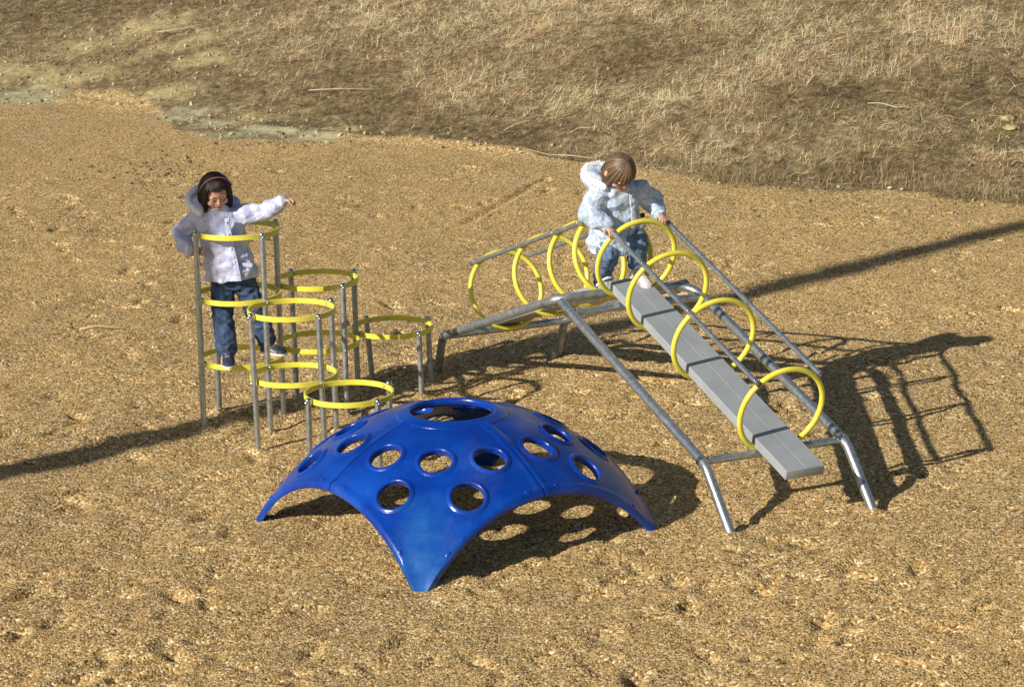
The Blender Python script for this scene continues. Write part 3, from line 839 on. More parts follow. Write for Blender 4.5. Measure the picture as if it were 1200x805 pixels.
# ------------------------------------------------------------------ blue dome
DC = Vector((-0.2903, 11.7412, 0)); ROT = -1.7076; RD = 1.094; ZC = -0.516; EDGE = 0.716
dome = thing('climbing_dome', 'low glossy blue plastic dome with round holes standing on four feet', 'climbing dome', DC.copy())
def dpt(phi, r, off=0.0):
    """point on dome: phi around, plan radius r, offset along the sphere normal"""
    z = math.sqrt(max(RD*RD-r*r, 1e-6))
    nrm = Vector((r*math.cos(phi), r*math.sin(phi), z))/RD
    return DC+V(0, 0, ZC)+nrm*(RD+off), nrm
def redge(a): return min(EDGE/math.cos(math.pi/4-abs(a)), 1.01)
holes = [(-29, .502), (0, .500), (29, .502), (-14.5, .680), (14.5, .680)]
HRD = 0.0775
tmpcol = []
for q in range(4):
    ph0 = ROT+q*math.pi/2
    bm = bmesh.new()
    NA, NR = 72, 44
    amax = math.radians(45)-0.004
    grid = {}
    for layer, off in ((0, 0.0), (1, -0.026)):
        for i in range(NA+1):
            a = -amax+2*amax*i/NA
            for j in range(NR+1):
                r = 0.222+(redge(a)-0.222)*j/NR
                # seam flange: slight raised lip near panel sides; edge roll-down at the arches
                sd_ = (amax-abs(a))*r
                lip = 0.007*math.exp(-((sd_-.012)/.010)**2)
                ed = (redge(a)-r)
                roll = -0.012*math.exp(-(ed/.010)**2) + 0.008*math.exp(-((ed-.022)/.012)**2)
                P_, n_ = dpt(ph0+a, r, off+(lip+roll if layer == 0 else 0))
                grid[layer, i, j] = bm.verts.new(P_)
    for i in range(NA):
        for j in range(NR):
            bm.faces.new((grid[0, i, j], grid[0, i, j+1], grid[0, i+1, j+1], grid[0, i+1, j]))
            bm.faces.new((grid[1, i, j], grid[1, i+1, j], grid[1, i+1, j+1], grid[1, i, j+1]))
    for j in range(NR):
        for i in (0, NA):
            f = (grid[0, i, j], grid[1, i, j], grid[1, i, j+1], grid[0, i, j+1]); bm.faces.new(f if i == 0 else f[::-1])
    for i in range(NA):
        for j in (0, NR):
            f = (grid[0, i, j], grid[0, i+1, j], grid[1, i+1, j], grid[1, i, j]); bm.faces.new(f if j == 0 else f[::-1])
    bmesh.ops.recalc_face_normals(bm, faces=bm.faces)
    me = bpy.data.meshes.new('tmp'); bm.to_mesh(me); bm.free()
    body = bpy.data.objects.new('tmp_body', me); COL.objects.link(body)
    bm = bmesh.new()
    for a, r in holes:
        P_, n_ = dpt(ph0+math.radians(a), r)
        lathe(bm, [(HRD, -.09), (HRD, .06)], P_, n_, 40)
    bmesh.ops.recalc_face_normals(bm, faces=bm.faces)
    mc = bpy.data.meshes.new('tmpc'); bm.to_mesh(mc); bm.free()
    cut = bpy.data.objects.new('tmp_cut', mc); COL.objects.link(cut)
    md = body.modifiers.new('b', 'BOOLEAN'); md.operation = 'DIFFERENCE'; md.object = cut; md.solver = 'EXACT'
    dg = bpy.context.evaluated_depsgraph_get()
    me2 = bpy.data.meshes.new_from_object(body.evaluated_get(dg))
    bpy.data.objects.remove(body); bpy.data.objects.remove(cut)
    # rolled lips round the holes, joined into the panel mesh
    bm = bmesh.new(); bm.from_mesh(me2)
    for a, r in holes:
        P_, n_ = dpt(ph0+math.radians(a), r)
        prof = [(HRD+.0005, -.032), (HRD-.003, -.022), (HRD-.0035, -.004), (HRD-.002, .002), (HRD+.002, .0052), (HRD+.006, .0058), (HRD+.011, .0042), (HRD+.016, .0010), (HRD+.022, -.003), (HRD+.010, -.032)]
        lathe(bm, prof, P_, n_, 48, close=True)
    me = bpy.data.meshes.new('panel'); bm.to_mesh(me); bm.free()
    me.polygons.foreach_set('use_smooth', [True]*len(me.polygons))
    me.set_sharp_from_angle(angle=math.radians(50))
    at_ = me.attributes.new('wear', 'FLOAT', 'POINT')
    co = np.zeros(len(me.vertices)*3); me.vertices.foreach_get('co', co); co = co.reshape(-1, 3)
    rr_ = np.hypot(co[:, 0]-DC.x, co[:, 1]-DC.y)
    aa_ = np.arctan2(co[:, 1]-DC.y, co[:, 0]-DC.x)-ph0; aa_ = (aa_+math.pi) % (2*math.pi)-math.pi
    wv = np.clip((rr_-0.50)/0.28, 0, 1)*np.exp(-(aa_/.24)**2)*0.95 + 0.22*np.exp(-((rr_-0.35)/.08)**2)*np.exp(-(aa_/.5)**2) + 0.45*np.exp(-((rr_-0.66)/.05)**2)*np.exp(-((aa_+.62)/.1)**2)
    at_.data.foreach_set('value', np.clip(wv*(1.0 if q == 0 else 0.22), 0, 1).astype(np.float32))
    panel = obj('panel', me, MAT['dome'], dome)
    # bolts along the arch edges
    for sgn in (-1, 1):
        for a in (38, 7):
            bm = bmesh.new(); aa = math.radians(a)*sgn
            P_, n_ = dpt(ph0+aa, redge(aa)-.03, .004)
            tn = Vector((-math.sin(ph0+aa), math.cos(ph0+aa), 0))
            ee = (dpt(ph0+aa*0.9, redge(aa*0.9)-.03)[0]-P_).normalized()
            box(bm, P_, ee*.014, n_.cross(ee)*.007, n_*.004, .003)
            obj('bolt', bm, MAT['dome'], panel)
# collar round the open top
bm = bmesh.new()
prof = []
for r, o_ in ((.205, -.03), (.200, -.018), (.199, -.004), (.2015, .004), (.207, .0075), (.216, .0075), (.230, .006), (.250, .0045), (.264, .003), (.272, .0005), (.274, -.02)):
    P_, n_ = dpt(0, r, o_); prof.append((math.hypot(P_.x-DC.x, P_.y-DC.y), P_.z))
lathe(bm, prof, DC, (0, 0, 1), 96, close=True)
collar = obj('top_collar', bm, MAT['dome'], dome)

# ------------------------------------------------------------------ figures
def cap_mesh(bm, p0, r0, p1, r1, n=16, m=6):
    p0, p1 = Vector(p0), Vector(p1)
    ax = (p1-p0); L_ = ax.length; ax = ax.normalized() if L_ > 1e-6 else Vector((0, 0, 1))
    prof = [(r0*math.cos(a), r0*math.sin(a)) for a in np.linspace(-math.pi/2, 0, m)]
    prof += [(r1*math.cos(a), L_+r1*math.sin(a)) for a in np.linspace(0, math.pi/2, m)]
    lathe(bm, prof, p0, ax, n)
def ell(bm, c, r, R=None, u=20, v=14):
    c = Vector(c); R = R or Matrix.Identity(3)
    rings = []
    for j in range(v+1):
        t = -math.pi/2+math.pi*j/v
        rings.append([bm.verts.new(c+R@Vector((r[0]*math.cos(t)*math.cos(2*math.pi*i/u), r[1]*math.cos(t)*math.sin(2*math.pi*i/u), r[2]*math.sin(t)))) for i in range(u)])
    for j in range(v):
        for i in range(u):
            bm.faces.new((rings[j][i], rings[j][(i+1) % u], rings[j+1][(i+1) % u], rings[j+1][i]))
def loft(bm, secs, n=28):
    """closed solid through elliptical sections (centre, rx, ry, xdir, ydir)"""
    rings = []
    for c, rx, ry, xd, yd in secs:
        rings.append([bm.verts.new(Vector(c)+Vector(xd)*rx*math.cos(2*math.pi*i/n)+Vector(yd)*ry*math.sin(2*math.pi*i/n)) for i in range(n)])
    for j in range(len(rings)-1):
        for i in range(n):
            bm.faces.new((rings[j][i], rings[j][(i+1) % n], rings[j+1][(i+1) % n], rings[j+1][i]))
    bm.faces.new(rings[0][::-1]); bm.faces.new(rings[-1])
def chain(bm, pts, rad):
    for i in range(len(pts)-1):
        cap_mesh(bm, pts[i], rad[i], pts[i+1], rad[i+1])
def remesh(bm, vox, smooth=2, wrinkle=0.0, wscale=14, seed=0, dirn=None):
    bmesh.ops.recalc_face_normals(bm, faces=bm.faces)
    me = bpy.data.meshes.new('tmp'); bm.to_mesh(me); bm.free()
    o = bpy.data.objects.new('tmp', me); COL.objects.link(o)
    md = o.modifiers.new('r', 'REMESH'); md.mode = 'VOXEL'; md.voxel_size = vox; md.use_smooth_shade = True
    if smooth:
        sm = o.modifiers.new('s', 'SMOOTH'); sm.iterations = smooth; sm.factor = 0.5
    dg = bpy.context.evaluated_depsgraph_get()
    m2 = bpy.data.meshes.new_from_object(o.evaluated_get(dg))
    bpy.data.objects.remove(o)
    if wrinkle:
        n = len(m2.vertices)
        co = np.zeros(n*3); m2.vertices.foreach_get('co', co); co = co.reshape(-1, 3)
        no = np.zeros(n*3); m2.vertices.foreach_get('normal', no); no = no.reshape(-1, 3)
        dsp = np.array([1-2*abs(pnoise(Vector((c[0]*wscale+seed, c[1]*wscale, c[2]*wscale*1.5)))) + 0.6*pnoise(Vector((c[0]*wscale*2.3, c[1]*wscale*2.3+seed, c[2]*wscale*3.2))) for c in co])
        co = co+no*(dsp[:, None]-0.45)*wrinkle
        m2.vertices.foreach_set('co', co.ravel())
    m2.polygons.foreach_set('use_smooth', [True]*len(m2.polygons))
    m2.update()
    return m2

def frame_mat(fwd, up):
    """columns: x = the figure's left-to-right across, y = forward, z = up"""
    y = Vector(fwd).normalized(); z = Vector(up); z = (z-y*z.dot(y)).normalized(); x = y.cross(z)
    return Matrix((x, y, z)).transposed()

def hand(bm, w, f, n, curl=(0.5, 0.7, 0.5), side=1, sc=1.0, thumb_in=0.5):
    """w wrist, f finger direction, n palm-facing normal"""
    w, f, n = Vector(w), Vector(f).normalized(), Vector(n)
    n = (n-f*n.dot(f)).normalized(); s = f.cross(n)*side
    R = Matrix((s, f, n)).transposed()
    ell(bm, w+f*.028*sc, (.024*sc, .032*sc, .0115*sc), R)
    cap_mesh(bm, w-f*.01*sc, .0165*sc, w+f*.012*sc, .0155*sc)
    for i, ln in enumerate((0.85, 1.0, 0.95, 0.75)):
        b = w+f*(.050-.002*abs(i-1.3))*sc+s*(1.5-i)*.0118*sc
        a = 0; p = b; rr = .0064*sc
        for L_, c in zip((.020, .015, .012), curl):
            a += c
            d = f*math.cos(a)+n*math.sin(a)+s*(1.5-i)*.03
            q = p+d*L_*ln*sc
            cap_mesh(bm, p, rr, q, rr*.9, 10, 4); p = q; rr *= .9
    b = w+f*.014*sc+s*.019*sc
    d1 = (f*.6+s*.62+n*.35).normalized(); q1 = b+d1*.022*sc
    d2 = (f*.75+s*(.3-thumb_in*.5)+n*(.3+thumb_in)).normalized(); q2 = q1+d2*.018*sc
    cap_mesh(bm, b, .0088*sc, q1, .0072*sc, 10, 4); cap_mesh(bm, q1, .0072*sc, q2, .006*sc, 10, 4)

def head(bm, c, R):
    def P(x, y, z): return Vector(c)+R@Vector((x, y, z))
    ell(bm, P(0, -.006, .018), (.071, .082, .079), R, 28, 20)
    ell(bm, P(0, .018, -.032), (.054, .056, .054), R, 24, 16)
    for s in (-1, 1):
        ell(bm, P(s*.031, .047, -.024), (.026, .024, .024), R)
        ell(bm, P(s*.073, -.008, -.008), (.010, .018, .024), R)
        ell(bm, P(s*.027, .063, .004), (.015, .012, .011), R)
        ell(bm, P(s*.026, .066, .020), (.022, .011, .008), R)
    cap_mesh(bm, P(0, .073, .006), .006, P(0, .084, -.012), .0085)
    for s in (-1, 1): ell(bm, P(s*.008, .076, -.015), (.0065, .007, .006), R)
    ell(bm, P(0, .068, -.036), (.017, .010, .0055), R)
    ell(bm, P(0, .066, -.044), (.014, .010, .0055), R)
    ell(bm, P(0, .055, -.064), (.020, .017, .015), R)

def face_parts(c, R, parent, brow='hair_dark'):
    def P(x, y, z): return Vector(c)+R@Vector((x, y, z))
    for s in (-1, 1):
        bm = bmesh.new(); ell(bm, P(s*.027, .0735, .0005), (.0105, .0035, .0035), R); obj('eye', bm, MAT['eye'], parent)
        bm = bmesh.new(); tube(bm, [P(s*.014, .0735, .022), P(s*.026, .0755, .0255), P(s*.040, .069, .022)], .0022, 8, r_end=.001); obj('eyebrow', bm, MAT[brow], parent)
    bm = bmesh.new(); ell(bm, P(0, .0735, -.0375), (.0155, .0065, .0038), R); ell(bm, P(0, .0722, -.0435), (.0125, .0065, .0042), R); obj('mouth', bm, MAT['lip'], parent)

def hair(c, R, mat, parent, front_z, side_z, face_half, seedv, vol=.012, n=1700, curl=0.0, part=0.25):
    """bob: scalp shell plus strands combed down from the crown"""
    ax = (.074+vol, .086+vol, .082+vol)
    def surf(phi, t, inset=0.0, endz=None):
        # t 0 crown .. 1 tip; phi 0 = face direction
        if endz > .016:
            e = t*math.acos(min(1, (endz-.016)/ax[2]))
            x, y, zz = math.sin(e)*ax[0], math.sin(e)*ax[1], .016+math.cos(e)*ax[2]
        elif t < 0.6:
            e = t/0.6*math.pi/2
            x, y, zz = math.sin(e)*ax[0], math.sin(e)*ax[1], .016+math.cos(e)*ax[2]
        else:
            k = (t-0.6)/0.4
            x, y = ax[0]*(1-.10*k*k+curl*k), ax[1]*(1-.10*k*k+curl*k)
            zz = .016+(endz-.016)*k
        return Vector((-math.sin(phi)*x*(1-inset), math.cos(phi)*y*(1-inset)-.006, zz))
    def endz(phi):
        a = abs((phi+math.pi) % (2*math.pi)-math.pi)
        if a < face_half: return front_z
        k = min((a-face_half)/0.3, 1)
        return front_z+(side_z-front_z)*k
    bm = bmesh.new()
    NP, NT = 64, 18
    g = [[bm.verts.new(Vector(c)+R@surf(2*math.pi*i/NP, j/NT, .085, endz(2*math.pi*i/NP))) for j in range(NT+1)] for i in range(NP)]
    for i in range(NP):
        for j in range(NT):
            try: bm.faces.new((g[i][j], g[(i+1) % NP][j], g[(i+1) % NP][j+1], g[i][j+1]))
            except ValueError: pass
    bmesh.ops.remove_doubles(bm, verts=bm.verts, dist=1e-5)
    rs = random.Random(seedv)
    nshell = len(bm.verts); tones = []
    for k in range(n):
        phi = rs.uniform(0, 2*math.pi); phi += .035*math.sin(phi*26); ez = endz(phi)+rs.uniform(-.016, .010)
        j1 = rs.uniform(-.012, .012); ph2 = phi+rs.uniform(-.05, .05)+.08*math.sin(phi*13+seedv)+part*math.cos(phi)*.3*(1 if abs((phi+math.pi) % (2*math.pi)-math.pi) < 1.2 else 0)
        lay = rs.uniform(-.03, .06)+.035*math.sin(phi*26+seedv)
        t0 = rs.uniform(0, .25)
        pts = []
        for q in range(8):
            t = t0+(1-t0)*q/7
            u_ = phi+(ph2-phi)*t
            p = surf(u_, t, -lay*.6*(0.3+t)+.045, ez)
            pts.append(Vector(c)+R@(p+Vector((j1*t*t, 0, 0))))
        tube(bm, pts, .0019, 4, r_end=.0007, cap=False)
        lk = math.sin(phi*23+seedv)+.6*math.sin(phi*41+2*seedv)
        tones += [min(1, max(0, .45+.2*lk+rs.gauss(0, .13)))]*32
    me = bpy.data.meshes.new('hair'); bm.to_mesh(me); bm.free()
    me.polygons.foreach_set('use_smooth', [True]*len(me.polygons))
    a_ = me.attributes.new('tone', 'FLOAT', 'POINT'); a_.data.foreach_set('value', [.1]*nshell+tones)
    return obj('hair', me, mat, parent)

def fur(path, r, parent, mat, n=1500, ln=.026, seedv=1):
    rs = np.random.default_rng(seedv)
    bm = bmesh.new(); chain(bm, path, [r*.95]*len(path))
    for k in range(n):
        i = rs.integers(0, len(path)-1); t = rs.random()
        c = Vector(path[i])*(1-t)+Vector(path[i+1])*t
        d = Vector(rs.normal(size=3)).normalized()
        b = c+d*r*.6; e = c+d*(r+ln*(.2+.5*rs.random()))+Vector(rs.normal(size=3))*.004
        s = d.orthogonal().normalized()*.0016
        s2 = d.cross(s)
        a1, a2, a3, a4 = bm.verts.new(b+s), bm.verts.new(b-s*.5+s2), bm.verts.new(b-s*.5-s2), bm.verts.new(e)
        bm.faces.new((a1, a2, a4)); bm.faces.new((a2, a3, a4)); bm.faces.new((a3, a1, a4))
    return obj('fur_trim', bm, mat, parent, smooth=False)

def shoe(name, heel, toe, h, w, parent, upper, sole, accent=None, up=(0, 0, 1)):
    heel, toe = Vector(heel), Vector(toe); f = (toe-heel); L_ = f.length; f.normalize(); u = Vector(up); u = (u-f*u.dot(f)).normalized(); s = f.cross(u)
    bm = bmesh.new()
    loft(bm, [(heel-f*.004+u*.020, .6*w, .012, s, u), (heel+f*.01*1+u*.030, w*.9, .024, s, u), (heel+f*L_*.28+u*.036, w*.92, .033, s, u), (heel+f*L_*.5+u*.028, w*.95, .026, s, u),
              (heel+f*L_*.75+u*.020, w*1.08, .019, s, u), (heel+f*L_*.95+u*.016, w*.8, .013, s, u), (heel+f*L_+u*.014, w*.4, .006, s, u)], 20)
    cap_mesh(bm, heel+f*L_*.2+u*.03, w*.85, heel+f*L_*.17+u*h, w*.8)
    o = obj(name, remesh(bm, .0035, 3, .0012, 40), upper, parent)
    bm = bmesh.new()
    outl = [(-.03, .5), (.0, .78), (.1, .95), (.3, .92), (.5, .9), (.72, 1.1), (.88, 1.0), (1.0, .6), (1.03, .2)]
    ring_b = [heel+f*L_*a+s*w*b for a, b in outl]+[heel+f*L_*a-s*w*b for a, b in reversed(outl)]
    va = [bm.verts.new(q) for q in ring_b]; vb = [bm.verts.new(q+u*.012) for q in ring_b]
    for i in range(len(va)):
        j = (i+1) % len(va); bm.faces.new((va[i], va[j], vb[j], vb[i]))
    bm.faces.new(va); bm.faces.new(vb)
    obj('sole', bm, sole, o, smooth='auto')
    if accent:
        bm = bmesh.new()
        for sd2 in (-1, 1):
            tube(bm, [heel+f*L_*.30+u*.05+s*w*.8*sd2, heel+f*L_*.5+u*.028+s*w*.97*sd2, heel+f*L_*.78+u*.018+s*w*1.06*sd2], .0065, 8)
        for q in range(4):
            c = heel+f*L_*(.36+.1*q)+u*(.066-.009*q)
            tube(bm, [c-s*w*.5, c+u*.003, c+s*w*.5], .003, 6)
        obj('shoe_trim', bm, accent, o)
    return o

X, Y_, Zv = V(1, 0, 0), V(0, 1, 0), V(0, 0, 1)

# ---- girl standing inside the tall ring tower
def girl_in_tower():
    base = V(-1.42, 13.47, 0.377)
    g = thing('person', 'child in a periwinkle coat standing in the tallest ring tower, left arm stretched out', 'person', base)
    hc = V(-1.578, 13.52, 1.300)
    R = frame_mat((0.30, -0.80, -0.46), (0.0, -0.35, 1))
    bm = bmesh.new()
    head(bm, hc, R)
    cap_mesh(bm, V(-1.580, 13.56, 1.15), .042, V(-1.578, 13.545, 1.26), .040)
    loft(bm, [(V(-1.51, 13.60, .80), .085, .07, X, Y_), (V(-1.53, 13.60, .95), .085, .07, X, Y_), (V(-1.565, 13.59, 1.10), .10, .07, X, Y_), (V(-1.58, 13.585, 1.17), .09, .06, X, Y_)])
    for p, r in (((V(-1.57, 13.6, .80), V(-1.56, 13.50, .62), V(-1.537, 13.425, .44)), (.044, .033, .025)), ((V(-1.45, 13.6, .80), V(-1.385, 13.58, .63), V(-1.335, 13.61, .45)), (.044, .033, .025))):
        chain(bm, p, r)
    chain(bm, (V(-1.67, 13.59, 1.15), V(-1.765, 13.60, 1.07), V(-1.735, 13.50, 1.00)), (.027, .018, .016))
    cap_mesh(bm, V(-1.735, 13.50, 1.00), .018, V(-1.705, 13.478, .992), .016)
    hand(bm, V(-1.705, 13.478, .992), V(1, -.15, -.1), V(0, -1, .1), (.7, .8, .6), 1, .95)
    chain(bm, (V(-1.48, 13.58, 1.16), V(-1.34, 13.56, 1.175), V(-1.215, 13.54, 1.236)), (.029, .025, .018))
    hand(bm, V(-1.212, 13.54, 1.238), V(1, -.1, .12), V(.1, -.6, -1), (.9, 1.1, .8), -1, .95)
    obj('body', remesh(bm, .0026, 2), MAT['skin'], g)
    face_parts(hc, R, g)
    hr = hair(hc, R, MAT['hair_strand_dark'], g, .076, -.078, .70, 3, vol=.012, n=3600, curl=.05)
    bm = bmesh.new()
    pts = [hc+R@Vector((math.sin(a)*.0925, -.0 + .022, .016+math.cos(a)*.100)) for a in np.linspace(-1.25, 1.25, 22)]
    tube(bm, pts, .0036, 8); obj('headband', bm, MAT['band'], hr)
    # jeans
    bm = bmesh.new()
    loft(bm, [(V(-1.51, 13.60, .76), .105, .085, X, Y_), (V(-1.51, 13.60, .88), .10, .08, X, Y_)])
    chain(bm, (V(-1.565, 13.6, .80), V(-1.567, 13.515, .62), V(-1.545, 13.44, .455)), (.066, .056, .056))
    chain(bm, (V(-1.455, 13.6, .80), V(-1.395, 13.585, .63), V(-1.345, 13.615, .465)), (.066, .056, .053))
    obj('jeans', remesh(bm, .0045, 3, .010, 16, 2), MAT['denim'], g)
    shoe('shoe', V(-1.548, 13.462, .381), V(-1.520, 13.302, .378), .065, .032, g, MAT['shoe_navy'], MAT['rubber_white'], MAT['shoe_pink'])
    shoe('shoe', V(-1.372, 13.640, .381), V(-1.238, 13.560, .380), .065, .032, g, MAT['shoe_navy'], MAT['rubber_white'], MAT['shoe_pink'])
    # coat
    bm = bmesh.new()
    xd = V(.98, -.12, .06); yd = V(.12, .98, 0)
    loft(bm, [(V(-1.512, 13.575, .815), .150, .115, xd, yd), (V(-1.518, 13.575, .86), .146, .112, xd, yd), (V(-1.535, 13.575, .95), .132, .105, xd, yd), (V(-1.552, 13.575, 1.05), .128, .10, xd, yd),
              (V(-1.570, 13.575, 1.13), .134, .095, xd, yd), (V(-1.580, 13.575, 1.185), .115, .08, xd, yd), (V(-1.582, 13.565, 1.222), .07, .062, xd, yd)])
    chain(bm, (V(-1.665, 13.585, 1.155), V(-1.725, 13.605, 1.105), V(-1.776, 13.60, 1.06), V(-1.755, 13.54, 1.012), V(-1.730, 13.496, .992)), (.056, .053, .053, .047, .036))
    chain(bm, (V(-1.475, 13.575, 1.160), V(-1.40, 13.565, 1.168), V(-1.33, 13.56, 1.180), V(-1.26, 13.548, 1.216), V(-1.228, 13.543, 1.232)), (.057, .051, .048, .043, .035))
    # collapsed hood
    chain(bm, (V(-1.66, 13.52, 1.215), V(-1.685, 13.62, 1.235), V(-1.60, 13.68, 1.235), V(-1.50, 13.62, 1.22)), (.032, .047, .055, .038))
    coat = obj('coat', remesh(bm, .0045, 2, .013, 9, 5), MAT['coat_a'], g)
    # placket down the front and pale lower panel
    bm = bmesh.new()
    fr = [V(-1.515, 13.462, 1.165), V(-1.508, 13.464, 1.10), V(-1.497, 13.464, 1.02), V(-1.482, 13.464, .95), V(-1.470, 13.460, .88), V(-1.462, 13.457, .825)]
    for i in range(len(fr)-1):
        d = (fr[i+1]-fr[i]); box(bm, (fr[i]+fr[i+1])/2+V(0, .002, 0), V(.013, .001, 0), d*.53, V(0, .006, 0), .002)
    obj('placket', bm, MAT['coat_a'], coat)
    for px_, pz_ in ((-1.585, .915), (-1.425, .905)):
        bm = bmesh.new(); box(bm, V(px_, 13.487, pz_), V(.034, 0, -.004), V(.002, 0, .011), V(0, .006, 0), .002); obj('pocket_flap', bm, MAT['coat_a'], coat)
    for q in range(5):
        bm = bmesh.new(); f_ = fr[q]; lathe(bm, [(0, .004), (.004, .0035), (.0055, 0), (.0055, -.004)], f_+V(0, -.005, -.02), V(0, -1, .1), 12); obj('snap', bm, MAT['bolt'], coat)
    for wp, d in ((V(-1.722, 13.49, .992), V(.6, -.35, -.05)), (V(-1.224, 13.542, 1.234), V(1, -.05, .35))):
        bm = bmesh.new(); d.normalize(); lathe(bm, [(.030, -.012), (.037, -.006), (.037, .004), (.030, .011), (.020, .011), (.020, -.012)], wp, d, 24, close=True)
        obj('cuff', bm, MAT['coat_white'], coat)
    fur([V(-1.665, 13.50, 1.195), V(-1.715, 13.545, 1.225), V(-1.732, 13.59, 1.262), V(-1.70, 13.63, 1.295), V(-1.65, 13.665, 1.305), V(-1.58, 13.68, 1.29)], .021, coat, MAT['fur'], 2400, .014, 4)
    return g
girl_in_tower()

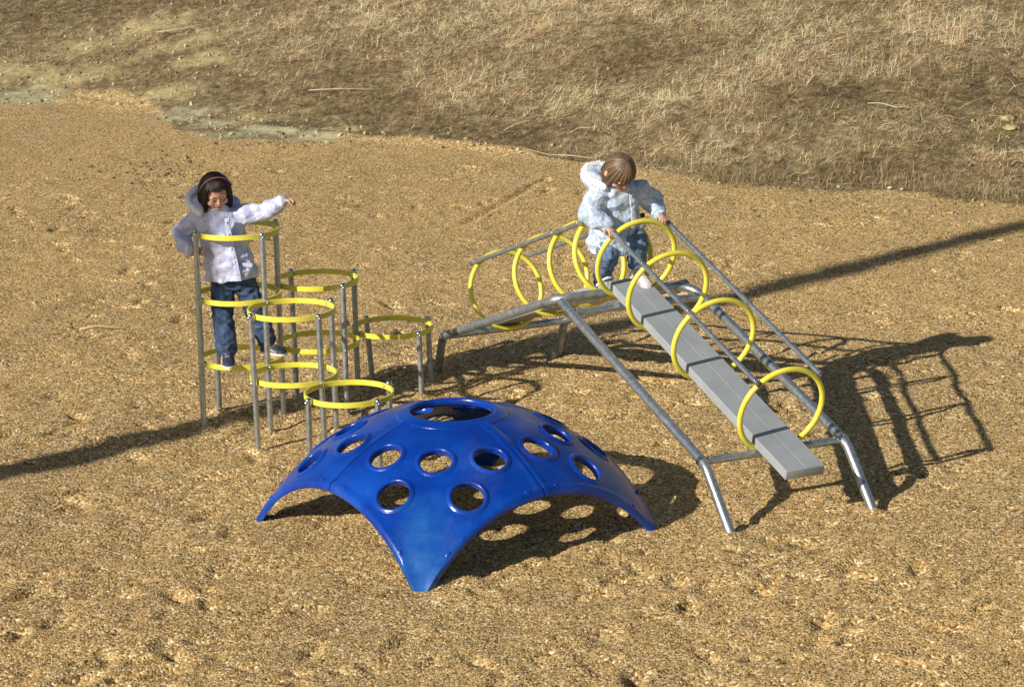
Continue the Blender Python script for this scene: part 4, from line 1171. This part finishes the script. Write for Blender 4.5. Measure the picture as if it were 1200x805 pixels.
# ---- girl crouching at the top of the bridge
def girl_on_bridge():
    def Q(s, t, z): return BP(s, t, z)
    F = dS; Rt = -dT      # she faces down the near plank; her right hand side
    base = Q(0, 0, ZA+.075)
    g = thing('person', 'child in a light blue marbled coat crouching on top of the plank bridge', 'person', base)
    hc = Q(.155, -.112, 1.452)
    R = frame_mat((F*.50+V(.10, 0, 0)+V(0, 0, -.80)), (F*.85+V(0, 0, .55)))
    R2 = R
    zt = ZA+.079
    cH = SP(1, 0.0352, TP, OFF); sl, al, nn = slope(1)
    hl = cH+(nn*math.cos(.50)+dT*math.sin(.50))*(HR+.010)       # her left hand on hoop
    hrr = cH+(nn*math.cos(-.80)+dT*math.sin(-.80))*(HR+.016)    # her right hand where rail meets hoop
    bm = bmesh.new()
    head(bm, hc, R)
    cap_mesh(bm, Q(.05, -.065, 1.30), .042, Q(.125, -.10, 1.41), .04)
    loft(bm, [(Q(-.09, -.02, 1.09), .09, .08, dT, F), (Q(-.05, -.03, 1.18), .09, .08, dT, F), (Q(.01, -.035, 1.28), .10, .07, dT, F), (Q(.04, -.035, 1.34), .085, .055, dT, F)])
    chain(bm, (Q(-.08, .04, 1.08), Q(.09, .035, 1.065), Q(.02, .05, .90)), (.044, .033, .025))
    chain(bm, (Q(-.08, -.08, 1.08), Q(.03, -.115, .98), Q(-.08, -.09, .87)), (.044, .033, .025))
    sR, sL = Q(.03, -.165, 1.322), Q(.05, .045, 1.325)
    wR = hrr-F*.02+V(0, 0, .045)-dT*.012; wL = hl-F*.05+V(0, 0, .035)+dT*.012
    eR = (sR+wR)/2-dT*.075-F*.02+V(0, 0, -.03); eL = (sL+wL)/2+dT*.06-F*.05+V(0, 0, -.015)
    chain(bm, (sR, eR, wR), (.029, .025, .018)); chain(bm, (sL, eL, wL), (.029, .025, .018))
    hand(bm, wR, (hrr-wR).normalized()*.7+F*.55, V(0, 0, -1)-F*.1, (.5, 1.0, .8), -1, .98)
    hand(bm, wL, F*.9+V(0, 0, -.25), V(0, 0, -1), (.55, 1.1, .8), 1, .98)
    obj('body', remesh(bm, .0026, 2), MAT['skin'], g)
    face_parts(hc, R, g, 'hair_brown')
    hair(hc, R, MAT['hair_strand_brown'], g, .000, -.070, .80, 9, vol=.003, n=4200, curl=-.02)
    bm = bmesh.new()
    loft(bm, [(Q(-.09, -.02, 1.05), .11, .09, dT, F), (Q(-.08, -.02, 1.13), .11, .09, dT, F)])
    chain(bm, (Q(-.08, .02, 1.08), Q(.085, .032, 1.055), Q(.025, .052, .93)), (.062, .054, .050))
    chain(bm, (Q(-.08, -.08, 1.08), Q(.02, -.115, .985), Q(-.07, -.10, .895)), (.062, .057, .052))
    obj('jeans', remesh(bm, .0045, 3, .010, 16, 12), MAT['denim_pale'], g)
    shoe('shoe', Q(-.025, .058, zt+.004)+V(0, 0, -.008), Q(.125, .072, zt-.050), .07, .033, g, MAT['shoe_white'], MAT['rubber_white'], MAT['shoe_pink'], up=nn)
    shoe('shoe', Q(-.15, -.085, ZA-.0), Q(-.03, -.075, ZA+.078), .06, .032, g, MAT['shoe_navy'], MAT['rubber_white'])
    bm = bmesh.new()
    xd = dT; yd = F
    loft(bm, [(Q(-.065, -.045, .985), .135, .12, xd, yd), (Q(-.07, -.045, 1.04), .135, .125, xd, yd), (Q(-.045, -.04, 1.13), .130, .122, xd, yd), (Q(-.01, -.048, 1.22), .125, .108, xd, yd),
              (Q(.02, -.058, 1.29), .126, .095, xd, yd), (Q(.045, -.070, 1.345), .108, .08, xd, yd), (Q(.07, -.082, 1.385), .066, .06, xd, yd)])
    chain(bm, (sR, (sR+eR)/2-dT*.008, eR, (eR+wR)/2, wR-(wR-eR).normalized()*.012), (.062, .060, .056, .048, .037))
    chain(bm, (sL, (sL+eL)/2+dT*.008, eL, (eL+wL)/2, wL-(wL-eL).normalized()*.012), (.062, .060, .056, .048, .037))
    chain(bm, (Q(.05, -.175, 1.372), Q(-.04, -.18, 1.395), Q(-.085, -.09, 1.39), Q(-.02, .01, 1.375)), (.038, .050, .058, .042))
    coat = obj('coat', remesh(bm, .0045, 2, .014, 9, 9), MAT['coat_b'], g)
    bm = bmesh.new()
    fr = [Q(.128, -.030, 1.33), Q(.122, -.020, 1.26), Q(.108, -.004, 1.19), Q(.088, -.004, 1.11), Q(.066, -.003, 1.03)]
    for i in range(len(fr)-1):
        d = fr[i+1]-fr[i]; box(bm, (fr[i]+fr[i+1])/2-F*.004, dT*.013, d*.53, F*.006, .002)
    obj('placket', bm, MAT['coat_b'], coat)
    for t_ in (-.105, .055):
        bm = bmesh.new(); box(bm, Q(.065, t_, 1.13)-F*.004, dT*.034, V(0, 0, .011)+F*.002, F*.007, .002); obj('pocket_flap', bm, MAT['coat_b'], coat)
    for q in range(4):
        bm = bmesh.new(); lathe(bm, [(0, .004), (.004, .0035), (.0055, 0), (.0055, -.004)], fr[q]+F*.004-V(0, 0, .02), F, 12); obj('snap', bm, MAT['bolt'], coat)
    for wp, e in ((wR, eR), (wL, eL)):
        d = (wp-e).normalized(); bm = bmesh.new()
        lathe(bm, [(.030, -.012), (.037, -.006), (.037, .004), (.030, .011), (.020, .011), (.020, -.012)], wp-d*.006, d, 24, close=True)
        obj('cuff', bm, MAT['coat_b'], coat)
    fur([Q(.10, -.175, 1.370), Q(.04, -.215, 1.395), Q(-.03, -.222, 1.420), Q(-.09, -.18, 1.440), Q(-.11, -.10, 1.445), Q(-.09, -.03, 1.43)], .021, coat, MAT['fur'], 2600, .015, 7)
    return g
girl_on_bridge()

# ------------------------------------------------------------------ render settings
S.render.engine = 'CYCLES'
S.render.resolution_x = 1024
S.render.resolution_y = 686
